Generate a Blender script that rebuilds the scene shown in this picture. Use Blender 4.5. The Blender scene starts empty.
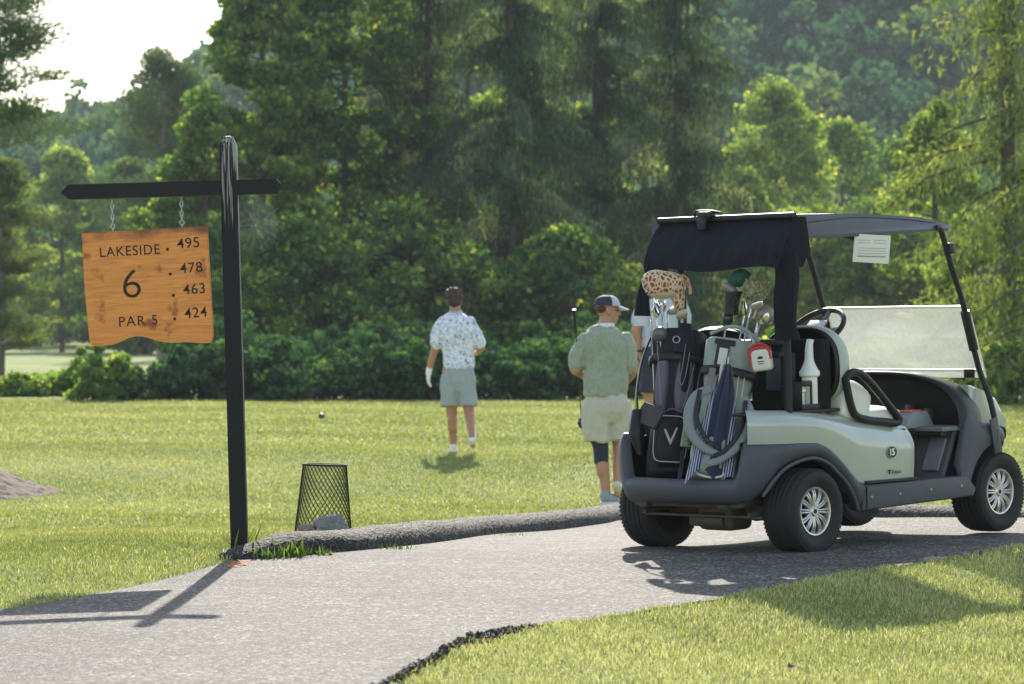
import bpy, bmesh, math, random
import numpy as np
from mathutils import Vector, Matrix, noise
random.seed(7)
RNG = np.random.default_rng(11)
PI = math.pi
R = math.radians
scene = bpy.context.scene
COL = scene.collection

# ------------------------------------------------------------------ camera
F = 3400.0
cam_d = bpy.data.cameras.new('camera')
cam = bpy.data.objects.new('camera', cam_d)
COL.objects.link(cam)
cam.location = (0, 0, 1.0)
cam.rotation_euler = (R(90), 0, 0)
cam_d.sensor_width = 36
cam_d.lens = F / 1024 * 36
cam_d.shift_y = 20 / 1024
cam_d.clip_start = 0.5
cam_d.clip_end = 5000
cam_d.dof.use_dof = True
cam_d.dof.focus_distance = 17.3
cam_d.dof.aperture_fstop = 6.3
scene.camera = cam

# ------------------------------------------------------------------ world
SUN_EL, SUN_AZ = 30.5, 0.5       # azimuth from +Y towards +X
w = bpy.data.worlds.new('World')
scene.world = w
w.use_nodes = True
nt = w.node_tree
bg = nt.nodes['Background']
sky = nt.nodes.new('ShaderNodeTexSky')
sky.sky_type = 'NISHITA'
sky.sun_disc = False
sky.sun_elevation = R(SUN_EL)
sky.sun_rotation = R(SUN_AZ)
sky.air_density = 1.2
sky.dust_density = .6
sky.ozone_density = 1.0
hsv = nt.nodes.new('ShaderNodeHueSaturation'); hsv.inputs['Saturation'].default_value = .72
nt.links.new(sky.outputs[0], hsv.inputs['Color']); nt.links.new(hsv.outputs[0], bg.inputs[0])
bg.inputs[1].default_value = 0.13
sl = bpy.data.lights.new('sun', 'SUN')
sl.energy = 4.0
sl.angle = R(0.55)
sl.color = (1.0, 0.925, 0.80)
so = bpy.data.objects.new('sun', sl)
COL.objects.link(so)
so.rotation_euler = (R(-(90 - SUN_EL)), 0, R(-SUN_AZ))
scene.view_settings.view_transform = 'Standard'
scene.view_settings.look = 'None'
scene.view_settings.exposure = 1.13
scene.view_settings.gamma = 1
scene.cycles.max_bounces = 6
scene.cycles.transparent_max_bounces = 12
scene.cycles.volume_bounces = 0
scene.cycles.use_denoising = True
scene.cycles.sample_clamp_indirect = 8

# ------------------------------------------------------------------ materials
def new_mat(name):
    m = bpy.data.materials.new(name)
    m.use_nodes = True
    return m, m.node_tree, m.node_tree.nodes['Principled BSDF']

def mat(name, col, rough=0.6, metal=0.0, var=0.12, scale=9.0, bump=0.0, bscale=60.0, coat=0.0, spec=0.5, sheen=0.0):
    m, t, b = new_mat(name)
    N, L = t.nodes, t.links
    tc = N.new('ShaderNodeTexCoord')
    nz = N.new('ShaderNodeTexNoise'); nz.inputs['Scale'].default_value = scale; nz.inputs['Detail'].default_value = 5
    L.new(tc.outputs['Object'], nz.inputs['Vector'])
    mx = N.new('ShaderNodeMix'); mx.data_type = 'RGBA'
    a = [max(0, c * (1 - var)) for c in col]; c2 = [min(1, c * (1 + var)) for c in col]
    mx.inputs[6].default_value = (*a, 1); mx.inputs[7].default_value = (*c2, 1)
    L.new(nz.outputs['Fac'], mx.inputs[0]); L.new(mx.outputs[2], b.inputs['Base Color'])
    mr = N.new('ShaderNodeMapRange')
    mr.inputs['To Min'].default_value = max(0.02, rough - 0.1); mr.inputs['To Max'].default_value = min(1, rough + 0.1)
    L.new(nz.outputs['Fac'], mr.inputs[0]); L.new(mr.outputs[0], b.inputs['Roughness'])
    b.inputs['Metallic'].default_value = metal
    b.inputs['Specular IOR Level'].default_value = spec
    if coat: b.inputs['Coat Weight'].default_value = coat; b.inputs['Coat Roughness'].default_value = 0.08
    if sheen: b.inputs['Sheen Weight'].default_value = sheen
    if bump:
        n2 = N.new('ShaderNodeTexNoise'); n2.inputs['Scale'].default_value = bscale; n2.inputs['Detail'].default_value = 6
        L.new(tc.outputs['Object'], n2.inputs['Vector'])
        bp = N.new('ShaderNodeBump'); bp.inputs['Strength'].default_value = bump; bp.inputs['Distance'].default_value = 0.01
        L.new(n2.outputs['Fac'], bp.inputs['Height']); L.new(bp.outputs[0], b.inputs['Normal'])
    return m

def leaf_mat(name, c1, c2, c3, trans=0.45, gloss=0.02, tt=(1.25, 1.25, .55)):
    m = bpy.data.materials.new(name); m.use_nodes = True
    t = m.node_tree; N, L = t.nodes, t.links
    N.remove(N['Principled BSDF'])
    out = N['Material Output']
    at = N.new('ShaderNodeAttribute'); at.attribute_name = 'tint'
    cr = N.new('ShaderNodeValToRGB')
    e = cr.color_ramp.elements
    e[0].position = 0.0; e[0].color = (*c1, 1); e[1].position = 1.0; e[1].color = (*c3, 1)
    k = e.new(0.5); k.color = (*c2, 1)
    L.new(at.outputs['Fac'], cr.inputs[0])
    d = N.new('ShaderNodeBsdfDiffuse'); tr = N.new('ShaderNodeBsdfTranslucent'); g = N.new('ShaderNodeBsdfGlossy')
    g.inputs['Roughness'].default_value = 0.6; g.inputs['Color'].default_value = (.8, .85, .8, 1)
    hs = N.new('ShaderNodeMixRGB'); hs.blend_type = 'MULTIPLY'; hs.inputs[0].default_value = 1
    hs.inputs[2].default_value = (*tt, 1)
    L.new(cr.outputs[0], hs.inputs[1])
    L.new(cr.outputs[0], d.inputs[0]); L.new(hs.outputs[0], tr.inputs[0])
    m1 = N.new('ShaderNodeMixShader'); m1.inputs[0].default_value = trans
    L.new(d.outputs[0], m1.inputs[1]); L.new(tr.outputs[0], m1.inputs[2])
    m2 = N.new('ShaderNodeMixShader'); m2.inputs[0].default_value = gloss
    L.new(m1.outputs[0], m2.inputs[1]); L.new(g.outputs[0], m2.inputs[2])
    L.new(m2.outputs[0], out.inputs['Surface'])
    return m

# ------------------------------------------------------------------ object helpers
def setp(o, label=None, cat=None, group=None, kind=None):
    if label: o['label'] = label
    if cat: o['category'] = cat
    if group: o['group'] = group
    if kind: o['kind'] = kind
    return o

def thing(name, label, cat, M=None, group=None):
    o = bpy.data.objects.new(name, None); COL.objects.link(o)
    o.empty_display_size = 0.1
    if M is not None:
        o.matrix_world = M if isinstance(M, Matrix) else Matrix.Translation(M)
    return setp(o, label, cat, group)

def link(name, me, m, parent=None):
    o = bpy.data.objects.new(name, me); COL.objects.link(o)
    if m is not None:
        if me.materials: me.materials[0] = m
        else: me.materials.append(m)
    if parent is not None: o.parent = parent
    return o

def np_mesh(name, V, Fq, tint=None):
    """V (n,3), Fq (m,k) constant k"""
    me = bpy.data.meshes.new(name)
    V = np.asarray(V, dtype=np.float32); Fq = np.asarray(Fq, dtype=np.int32)
    me.vertices.add(len(V)); me.vertices.foreach_set('co', V.ravel())
    k = Fq.shape[1]
    me.loops.add(Fq.size); me.loops.foreach_set('vertex_index', Fq.ravel())
    me.polygons.add(len(Fq)); me.polygons.foreach_set('loop_start', np.arange(0, Fq.size, k, dtype=np.int32))
    if tint is not None:
        a = me.attributes.new('tint', 'FLOAT', 'POINT'); a.data.foreach_set('value', np.asarray(tint, dtype=np.float32))
    me.update(calc_edges=True)
    return me

def catmull(P, n):
    P = [Vector(p) for p in P]
    if len(P) < 3:
        return [P[0].lerp(P[-1], i / n) for i in range(n + 1)]
    Q = [2 * P[0] - P[1]] + P + [2 * P[-1] - P[-2]]
    out = []
    for i in range(1, len(Q) - 2):
        a, b, c, d = Q[i - 1:i + 3]
        for j in range(n):
            t = j / n
            out.append(0.5 * ((2 * b) + (c - a) * t + (2 * a - 5 * b + 4 * c - d) * t * t + (3 * b - a - 3 * c + d) * t ** 3))
    out.append(P[-1])
    return out

def interp(pts, x):
    if x <= pts[0][0]: return pts[0][1]
    for (a, b), (c, d) in zip(pts, pts[1:]):
        if x <= c:
            q = (x - a) / (c - a)
            if hasattr(b, '__len__'): return [u_ + (v_ - u_) * q for u_, v_ in zip(b, d)]
            return b + (d - b) * q
    return pts[-1][1]

class MB:
    def __init__(s): s.V = []; s.F = []
    def add(s, V, Fc, M=None):
        k = len(s.V)
        for v in V:
            v = Vector(v)
            s.V.append(M @ v if M is not None else v)
        s.F += [tuple(i + k for i in f) for f in Fc]
        return s
    def bm(s, bm, M=None):
        bm.verts.index_update()
        s.add([v.co.copy() for v in bm.verts], [[v.index for v in f.verts] for f in bm.faces], M)
        bm.free(); return s
    def box(s, c, size, bev=0.0, seg=2, rot=None):
        bm = bmesh.new(); bmesh.ops.create_cube(bm, size=1)
        for v in bm.verts: v.co = Vector((v.co.x * size[0], v.co.y * size[1], v.co.z * size[2]))
        if bev: bmesh.ops.bevel(bm, geom=bm.edges[:], offset=min(bev, min(size) * .49), segments=seg, profile=.5, affect='EDGES')
        M = Matrix.Translation(c)
        if rot is not None: M = M @ (rot if isinstance(rot, Matrix) else Matrix.Rotation(rot[2], 4, 'Z') @ Matrix.Rotation(rot[1], 4, 'Y') @ Matrix.Rotation(rot[0], 4, 'X'))
        return s.bm(bm, M)
    def bb(s, lo, hi, bev=0.0, seg=2):
        return s.box([(a + b) / 2 for a, b in zip(lo, hi)], [abs(b - a) for a, b in zip(lo, hi)], bev, seg)
    def ell(s, c, r, u=16, v=10, rot=None):
        bm = bmesh.new(); bmesh.ops.create_uvsphere(bm, u_segments=u, v_segments=v, radius=1)
        M = Matrix.Translation(c)
        if rot is not None: M = M @ rot
        r = r if hasattr(r, '__len__') else (r, r, r)
        return s.bm(bm, M @ Matrix.Diagonal((*r, 1)))
    def prism(s, pts, a, b, bev=0.0, seg=2, plane='xz', M=None):
        """polygon in xz extruded along y from a to b (or plane xy along z, yz along x)"""
        bm = bmesh.new()
        f = {'xz': lambda p, t: (p[0], t, p[1]), 'xy': lambda p, t: (p[0], p[1], t), 'yz': lambda p, t: (t, p[0], p[1])}[plane]
        va = [bm.verts.new(f(p, a)) for p in pts]; vb = [bm.verts.new(f(p, b)) for p in pts]
        fa = bm.faces.new(va); fb = bm.faces.new(vb[::-1])
        n = len(pts)
        for i in range(n): bm.faces.new((va[i], vb[i], vb[(i + 1) % n], va[(i + 1) % n]))
        if bev:
            bmesh.ops.bevel(bm, geom=list(fa.edges) + list(fb.edges), offset=bev, segments=seg, profile=.5, affect='EDGES', clamp_overlap=True)
        bmesh.ops.triangulate(bm, faces=[q for q in bm.faces if len(q.verts) > 4])
        return s.bm(bm, M)
    def loft(s, rings, cap=True, M=None, closed=True):
        n = len(rings[0]); V = [p for r in rings for p in r]; Fc = []
        for i in range(len(rings) - 1):
            for j in range(n if closed else n - 1):
                j2 = (j + 1) % n
                Fc.append((i * n + j, i * n + j2, (i + 1) * n + j2, (i + 1) * n + j))
        if cap:
            Fc.append(tuple(range(n))[::-1]); k = (len(rings) - 1) * n; Fc.append(tuple(range(k, k + n)))
        return s.add(V, Fc, M)
    def tube(s, P, r, seg=10, cap=True, smooth=0, closed=False, flat=None):
        P = [Vector(p) for p in P]
        if smooth: P = catmull(P, smooth)
        n = len(P)
        if not hasattr(r, '__len__'): rr = [r] * n
        else:
            rr = [interp([(i / (len(r) - 1), q) for i, q in enumerate(r)], k / (n - 1)) for k in range(n)]
        t0 = (P[1] - P[0]).normalized()
        up = Vector((0, 0, 1)) if abs(t0.z) < .9 else Vector((1, 0, 0))
        if flat is not None: up = Vector(flat)
        nrm = (up - t0 * up.dot(t0)).normalized()
        rings = []
        for k in range(n):
            if closed: t = (P[(k + 1) % n] - P[k - 1]).normalized()
            else: t = (P[min(k + 1, n - 1)] - P[max(k - 1, 0)]).normalized()
            nrm = (nrm - t * nrm.dot(t)).normalized(); b = t.cross(nrm)
            ra = rr[k] if not hasattr(rr[k], '__len__') else rr[k][0]
            rb = rr[k] if not hasattr(rr[k], '__len__') else rr[k][1]
            rings.append([P[k] + nrm * math.cos(2 * PI * j / seg) * ra + b * math.sin(2 * PI * j / seg) * rb for j in range(seg)])
        if closed: rings.append(rings[0]); cap = False
        return s.loft(rings, cap)
    def cyl(s, a, b, r, seg=16): return s.tube([a, b], r, seg)
    def strap(s, P, wdt, th, flat, smooth=4):
        """flat band: wide along `flat`-perp"""
        P = catmull(P, smooth) if smooth else [Vector(p) for p in P]
        fl = Vector(flat); rings = []
        for k in range(len(P)):
            t = (P[min(k + 1, len(P) - 1)] - P[max(k - 1, 0)]).normalized()
            nr = (fl - t * fl.dot(t)).normalized(); b = t.cross(nr)
            rings.append([P[k] + b * wdt / 2 + nr * th / 2, P[k] - b * wdt / 2 + nr * th / 2, P[k] - b * wdt / 2 - nr * th / 2, P[k] + b * wdt / 2 - nr * th / 2])
        return s.loft(rings)
    def revolve(s, prof, seg=40, axis='y', M=None, cap=False):
        """profile list of (r, t) revolved around axis"""
        rings = []
        for r, t in prof:
            ring = []
            for j in range(seg):
                a = 2 * PI * j / seg
                c_, s_ = r * math.cos(a), r * math.sin(a)
                ring.append({'y': (c_, t, s_), 'z': (c_, s_, t), 'x': (t, c_, s_)}[axis])
            rings.append(ring)
        return s.loft(rings, cap, M)
    def capsule(s, a, b, ra, rb, seg=12):
        a, b = Vector(a), Vector(b); t = (b - a)
        L = t.length; t.normalize() if L > 1e-6 else None
        up = Vector((0, 0, 1)) if abs(t.z) < .9 else Vector((1, 0, 0))
        n = (up - t * up.dot(t)).normalized(); bb = t.cross(n); rings = []
        for k in (80, 55, 30, 0): rings.append((a - t * ra * math.sin(R(k)), ra * math.cos(R(k))))
        for k in (0, 30, 55, 80): rings.append((b + t * rb * math.sin(R(k)), rb * math.cos(R(k))))
        return s.loft([[c + n * r_ * math.cos(2 * PI * j / seg) + bb * r_ * math.sin(2 * PI * j / seg) for j in range(seg)] for c, r_ in rings])
    def mesh(s, name, sharp=38):
        me = bpy.data.meshes.new(name)
        me.from_pydata([tuple(v) for v in s.V], [], s.F)
        bm = bmesh.new(); bm.from_mesh(me); bmesh.ops.recalc_face_normals(bm, faces=bm.faces[:]); bm.to_mesh(me); bm.free()
        me.polygons.foreach_set('use_smooth', [True] * len(me.polygons))
        if sharp: me.set_sharp_from_angle(angle=R(sharp))
        me.update()
        return me
    def build(s, name, m, parent=None, sharp=38):
        return link(name, s.mesh(name, sharp), m, parent)
    def fused(s, name, m, parent=None, voxel=0.008, smooth=4, wr=0.0, wscale=9.0, stretch=(1, 1, 1)):
        """union of overlapping closed shapes into one continuous surface"""
        o = link(name, s.mesh(name, 0), None, None)
        md = o.modifiers.new('r', 'REMESH'); md.mode = 'VOXEL'; md.voxel_size = voxel; md.use_smooth_shade = True
        if smooth:
            ms = o.modifiers.new('s', 'SMOOTH'); ms.iterations = smooth; ms.factor = .5
        dg = bpy.context.evaluated_depsgraph_get()
        me = bpy.data.meshes.new_from_object(o.evaluated_get(dg))
        old = o.data; bpy.data.objects.remove(o); bpy.data.meshes.remove(old)
        if wr:
            n = len(me.vertices)
            nor = [v.normal.copy() for v in me.vertices]
            for v, nn in zip(me.vertices, nor):
                p = Vector((v.co.x * stretch[0], v.co.y * stretch[1], v.co.z * stretch[2])) * wscale
                q = noise.noise(p) * .6 + (0.5 - abs(noise.noise(p * 1.9 + Vector((5, 3, 1))))) * .5
                v.co += nn * q * wr
        me.polygons.foreach_set('use_smooth', [True] * len(me.polygons))
        me.name = name
        return link(name, me, m, parent)

def copy_tree(o, parent=None):
    c = o.copy(); COL.objects.link(c)
    if parent is not None: c.parent = parent
    for ch in [x for x in bpy.data.objects if x.parent == o]: copy_tree(ch, c)
    return c

def text_mesh(body, size, depth=0.001, extra=0.0, space=1.0):
    cu = bpy.data.curves.new('t', 'FONT'); cu.body = body; cu.size = size; cu.extrude = depth; cu.offset = extra
    cu.space_character = space; cu.align_x = 'CENTER'; cu.align_y = 'CENTER'
    o = bpy.data.objects.new('t', cu); COL.objects.link(o)
    bpy.context.view_layer.update()
    me = bpy.data.meshes.new_from_object(o.evaluated_get(bpy.context.evaluated_depsgraph_get()))
    bpy.data.objects.remove(o); bpy.data.curves.remove(cu)
    V = [v.co.copy() for v in me.vertices]; Fc = [tuple(p.vertices) for p in me.polygons]
    bpy.data.meshes.remove(me)
    return V, Fc
# ------------------------------------------------------------------ ground shape
CTH, CPH = R(46.6), R(2.05)
CO = Vector((1.168, 18.165, -.005))
UX = Vector((math.cos(CTH) * math.cos(CPH), math.sin(CTH) * math.cos(CPH), math.sin(CPH)))
UY = Vector((-math.sin(CTH), math.cos(CTH), 0))
UZ = UX.cross(UY)
MC = Matrix(((UX.x, UY.x, UZ.x, CO.x), (UX.y, UY.y, UZ.y, CO.y), (UX.z, UY.z, UZ.z, CO.z), (0, 0, 0, 1)))

HY = [(0, -.30), (17.0, -.015), (17.6, 0), (20.5, -.06), (23, -.13), (28.8, -.21), (33, -.13), (37, .01), (45, .10), (62, .27),
      (75, .45), (100, .62), (200, 1.7), (260, 3.0), (3000, 3.0)]
HYx = np.array([a for a, b in HY]); HYy = np.array([b for a, b in HY])
def pchip(xs, ys, x):
    h = np.diff(xs); d = np.diff(ys) / h
    m = np.zeros(len(xs)); m[0], m[-1] = d[0], d[-1]
    for i in range(1, len(xs) - 1):
        m[i] = 0 if d[i - 1] * d[i] <= 0 else 2 * d[i - 1] * d[i] / (d[i - 1] + d[i])
    x = np.clip(x, xs[0], xs[-1]); i = np.clip(np.searchsorted(xs, x, side='right') - 1, 0, len(xs) - 2)
    t = (x - xs[i]) / h[i]
    return ((2 * t**3 - 3 * t**2 + 1) * ys[i] + (t**3 - 2 * t**2 + t) * h[i] * m[i] + (-2 * t**3 + 3 * t**2) * ys[i + 1] + (t**3 - t**2) * h[i] * m[i + 1])

def sst(a, b, x):
    t = np.clip((x - a) / (b - a), 0, 1); return t * t * (3 - 2 * t)

def base_h(X, Y):
    X = np.asarray(X, float); Y = np.asarray(Y, float)
    z = pchip(HYx, HYy, Y)
    d = (X - CO.x) * math.cos(CTH) + (Y - CO.y) * math.sin(CTH)
    z = z + .036 * np.clip(d, 0, 3.0) * sst(1.0, 1.6, X) * (1 - sst(20.5, 24.5, Y))
    z = z - .045 * np.clip(-1.45 - X, 0, 3) * (1 - sst(19, 26, Y))
    z = z + .24 * np.exp(-((X - 1.35) / 1.0)**2 - ((Y - 33.3) / 2.2)**2)
    z = z + .05 * np.exp(-((X + 2.3) / .9)**2 - ((Y - 20.5) / 2.5)**2)
    return z

def ray(px, py, h=base_h, z0=0.0):
    lo, hi = 9.0, 300.0
    # first crossing
    Ys = np.concatenate([np.arange(9, 40, .05), np.arange(40, 300, .5)])
    zz = 1 + (362 - py) / F * Ys; g = h((px - 512) / F * Ys, Ys) + z0
    k = np.argmax(zz < g)
    a, b = Ys[max(k - 1, 0)], Ys[k]
    for _ in range(30):
        m_ = (a + b) / 2
        if 1 + (362 - py) / F * m_ < h((px - 512) / F * m_, m_) + z0: b = m_
        else: a = m_
    return ((px - 512) / F * b, b)

nearp = [ray(*p) for p in [(380, 684), (400, 673), (430, 656), (475, 634), (560, 625), (660, 610), (760, 592), (860, 574), (960, 557), (1024, 547)]]
NEAR = [(-3.0, 7.0), (-1.5, 9.6), (-.9, 10.8)] + nearp + [(nearp[-1][0] + 3, nearp[-1][1] + 2.6), (12, nearp[-1][1] + 11)]
farp = [ray(*p) for p in [(0, 612), (50, 604), (100, 594), (160, 581), (200, 571), (240, 561), (305, 556), (370, 550), (440, 542), (520, 533), (600, 525), (640, 519)]]
FAR = [(-12, 10.5), (-6, 13.2), (-3.4, 14.4)] + farp + [(farp[-1][0] + 1.2, farp[-1][1] + 1.1), (4, 22.6), (12, 27)]
NX = np.array([p[0] for p in NEAR]); NY = np.array([p[1] for p in NEAR])
FX = np.array([p[0] for p in FAR]); FY = np.array([p[1] for p in FAR])
def nearY(X):
    X = np.asarray(X, float)
    return pchip(NX, NY, X) + .035 * np.sin(X * 9.1) * np.sin(X * 4.3 + 1) + .018 * np.sin(X * 31 + 2)
def farY(X): return pchip(FX, FY, np.asarray(X, float))

def ground_h(X, Y):
    """lawn level: drops below the path edge on the near side, tucks under the path"""
    X = np.asarray(X, float); Y = np.asarray(Y, float)
    z = base_h(X, Y)
    dn = nearY(X) - Y                       # >0 on the near grass
    df = Y - farY(X)
    bank = .035 * sst(-.02, .12, dn) * (1 - sst(-.15, .15, X)) - .004 * sst(-.02, .08, dn) * sst(-.1, .2, X) + .10 * sst(.1, 1.6, dn) * sst(.0, 1.2, X)
    z = z - np.where(Y < 24, bank, 0)
    inside = sst(0, .10, -dn) * sst(0, .10, -df)
    z = z - np.where(Y < 40, .05 * inside, 0)
    z = z + .012 * np.sin(X * 1.7 + Y * .9) * np.sin(Y * .6 - X * .4) * sst(20, 26, Y)
    return z
def gh(x, y): return float(ground_h(x, y))
def gp(px, py):
    x, y = ray(px, py, ground_h); return Vector((x, y, gh(x, y)))
def at(px, Y, dz=0.0):
    x = (px - 512) / F * Y; return Vector((x, Y, gh(x, Y) + dz))

# ---- lawn sheet
def sheet(name, xs, ys, hf, m, kind, dz=0.0, keep=None):
    Xg, Yg = np.meshgrid(xs, ys)
    Z = hf(Xg, Yg) + dz
    V = np.stack([Xg.ravel(), Yg.ravel(), Z.ravel()], 1)
    nx = len(xs); i, j = np.meshgrid(np.arange(len(ys) - 1), np.arange(nx - 1), indexing='ij')
    a = (i * nx + j).ravel(); Fq = np.stack([a, a + 1, a + nx + 1, a + nx], 1)
    me = np_mesh(name, V, Fq)
    me.polygons.foreach_set('use_smooth', [True] * len(me.polygons))
    o = link(name, me, m); o['kind'] = kind
    return o

def grass_ground_mat():
    m, t, b = new_mat('turf'); N, L = t.nodes, t.links
    g = N.new('ShaderNodeNewGeometry')
    def nz(sc, det, stretch=None):
        n = N.new('ShaderNodeTexNoise'); n.inputs['Scale'].default_value = sc; n.inputs['Detail'].default_value = det
        if stretch:
            mp = N.new('ShaderNodeMapping'); mp.inputs['Scale'].default_value = stretch
            L.new(g.outputs['Position'], mp.inputs[0]); L.new(mp.outputs[0], n.inputs['Vector'])
        else: L.new(g.outputs['Position'], n.inputs['Vector'])
        return n
    n1 = nz(.55, 5, (1, .45, 1)); n2 = nz(14, 6); n3 = nz(90, 4)
    r1 = N.new('ShaderNodeValToRGB'); e = r1.color_ramp.elements
    e[0].position = .36; e[0].color = (.15, .20, .05, 1); e[1].position = .66; e[1].color = (.30, .33, .11, 1)
    r2 = N.new('ShaderNodeValToRGB'); e = r2.color_ramp.elements
    e[0].position = .3; e[0].color = (.10, .14, .04, 1); e[1].position = .72; e[1].color = (.34, .35, .14, 1)
    L.new(n1.outputs['Fac'], r1.inputs[0]); L.new(n2.outputs['Fac'], r2.inputs[0])
    mx = N.new('ShaderNodeMix'); mx.data_type = 'RGBA'; mx.inputs[0].default_value = .42
    L.new(r1.outputs[0], mx.inputs[6]); L.new(r2.outputs[0], mx.inputs[7])
    L.new(mx.outputs[2], b.inputs['Base Color'])
    b.inputs['Roughness'].default_value = .9; b.inputs['Specular IOR Level'].default_value = .1
    ad = N.new('ShaderNodeMath'); ad.operation = 'ADD'
    L.new(n2.outputs['Fac'], ad.inputs[0]); L.new(n3.outputs['Fac'], ad.inputs[1])
    bp = N.new('ShaderNodeBump'); bp.inputs['Strength'].default_value = .6; bp.inputs['Distance'].default_value = .03
    L.new(ad.outputs[0], bp.inputs['Height']); L.new(bp.outputs[0], b.inputs['Normal'])
    return m
TURF = grass_ground_mat()
xs = np.unique(np.concatenate([np.arange(-7, 8, .09), np.arange(-24, 24, .8), np.arange(-160, 161, 8.0), [-1500, -800, -400, 400, 800, 1500]]))
ys = np.unique(np.concatenate([[-600, -100, -20, 0, 5], np.arange(7, 25, .09), np.arange(25, 80, .6), np.arange(80, 460, 6.0), [600, 1200, 2500]]))
sheet('lawn', xs, ys, ground_h, TURF, 'structure')

# ---- asphalt path
def asphalt_mat(name='asphalt', lo=.050, hi=.108, hl=.62):
    m, t, b = new_mat(name); N, L = t.nodes, t.links
    g = N.new('ShaderNodeNewGeometry')
    v = N.new('ShaderNodeTexVoronoi'); v.inputs['Scale'].default_value = 80; L.new(g.outputs['Position'], v.inputs['Vector'])
    n = N.new('ShaderNodeTexNoise'); n.inputs['Scale'].default_value = 60; n.inputs['Detail'].default_value = 4; L.new(g.outputs['Position'], n.inputs['Vector'])
    n2 = N.new('ShaderNodeTexNoise'); n2.inputs['Scale'].default_value = 1.1; n2.inputs['Detail'].default_value = 5; L.new(g.outputs['Position'], n2.inputs['Vector'])
    sp = N.new('ShaderNodeSeparateColor'); L.new(v.outputs['Color'], sp.inputs[0])
    ra = N.new('ShaderNodeValToRGB'); e = ra.color_ramp.elements
    e[0].position = .0; e[0].color = (lo * .7, lo * .68, lo * .66, 1); e[1].position = 1; e[1].color = (.62 * hl, .58 * hl, .53 * hl, 1)
    q = e.new(.62); q.color = (hi * .85, hi * .80, hi * .75, 1); q = e.new(.84); q.color = (hi * 1.5, hi * 1.42, hi * 1.34, 1)
    L.new(sp.outputs[0], ra.inputs[0])
    rb = N.new('ShaderNodeValToRGB'); e = rb.color_ramp.elements
    e[0].position = .3; e[0].color = (.72, .71, .70, 1); e[1].position = .7; e[1].color = (1.12, 1.1, 1.06, 1)
    L.new(n2.outputs['Fac'], rb.inputs[0])
    mu = N.new('ShaderNodeMix'); mu.data_type = 'RGBA'; mu.blend_type = 'MULTIPLY'; mu.inputs[0].default_value = 1
    L.new(ra.outputs[0], mu.inputs[6]); L.new(rb.outputs[0], mu.inputs[7]); L.new(mu.outputs[2], b.inputs['Base Color'])
    b.inputs['Roughness'].default_value = .8; b.inputs['Specular IOR Level'].default_value = .3
    n5 = N.new('ShaderNodeTexNoise'); n5.inputs['Scale'].default_value = 1.7; n5.inputs['Detail'].default_value = 8; L.new(g.outputs['Position'], n5.inputs['Vector'])
    mv = N.new('ShaderNodeVectorMath'); mv.operation = 'MULTIPLY_ADD'; mv.inputs[1].default_value = (.9, .9, 0); L.new(n5.outputs['Color'], mv.inputs[0]); L.new(g.outputs['Position'], mv.inputs[2])
    vc = N.new('ShaderNodeTexVoronoi'); vc.feature = 'DISTANCE_TO_EDGE'; vc.inputs['Scale'].default_value = .42; L.new(mv.outputs[0], vc.inputs['Vector'])
    rc = N.new('ShaderNodeValToRGB'); e = rc.color_ramp.elements; e[0].position = .0; e[0].color = (.55, .54, .45, 1); e[1].position = .006; e[1].color = (1, 1, 1, 1)
    L.new(vc.outputs['Distance'], rc.inputs[0])
    m3 = N.new('ShaderNodeMix'); m3.data_type = 'RGBA'; m3.blend_type = 'MULTIPLY'; m3.inputs[0].default_value = .8; L.new(mu.outputs[2], m3.inputs[6]); L.new(rc.outputs[0], m3.inputs[7])
    n6 = N.new('ShaderNodeTexNoise'); n6.inputs['Scale'].default_value = 5; n6.inputs['Detail'].default_value = 7; L.new(g.outputs['Position'], n6.inputs['Vector'])
    r6 = N.new('ShaderNodeValToRGB'); e = r6.color_ramp.elements; e[0].position = .35; e[0].color = (.78, .77, .76, 1); e[1].position = .62; e[1].color = (1.1, 1.08, 1.04, 1); L.new(n6.outputs['Fac'], r6.inputs[0])
    m4 = N.new('ShaderNodeMix'); m4.data_type = 'RGBA'; m4.blend_type = 'MULTIPLY'; m4.inputs[0].default_value = 1; L.new(m3.outputs[2], m4.inputs[6]); L.new(r6.outputs[0], m4.inputs[7]); L.new(m4.outputs[2], b.inputs['Base Color'])
    ad = N.new('ShaderNodeMath'); ad.operation = 'SUBTRACT'; L.new(n.outputs['Fac'], ad.inputs[0]); L.new(v.outputs['Distance'], ad.inputs[1])
    bp = N.new('ShaderNodeBump'); bp.inputs['Strength'].default_value = .9; bp.inputs['Distance'].default_value = .010
    L.new(ad.outputs[0], bp.inputs['Height']); L.new(bp.outputs[0], b.inputs['Normal'])
    return m
ASPH = asphalt_mat()
pxs = np.arange(-6, 9.5, .025); nt_ = 70
rows = []
for k in range(nt_ + 1):
    tt = k / nt_; a = nearY(pxs); bqq = farY(pxs) + .04
    # jitter at near edge makes the broken rim
    jit = np.array([noise.noise(Vector((x * 14, 3, 1))) * .055 + noise.noise(Vector((x * 41, 7, 1))) * .028 for x in pxs])
    a = a + jit
    Yr = a + (bqq - a) * (tt ** 1.6)
    Zr = base_h(pxs, Yr) + .006
    Zr = Zr + .004 * np.sin(pxs * 2.1 + Yr * 1.3)
    rows.append(np.stack([pxs, Yr, Zr], 1))
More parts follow.
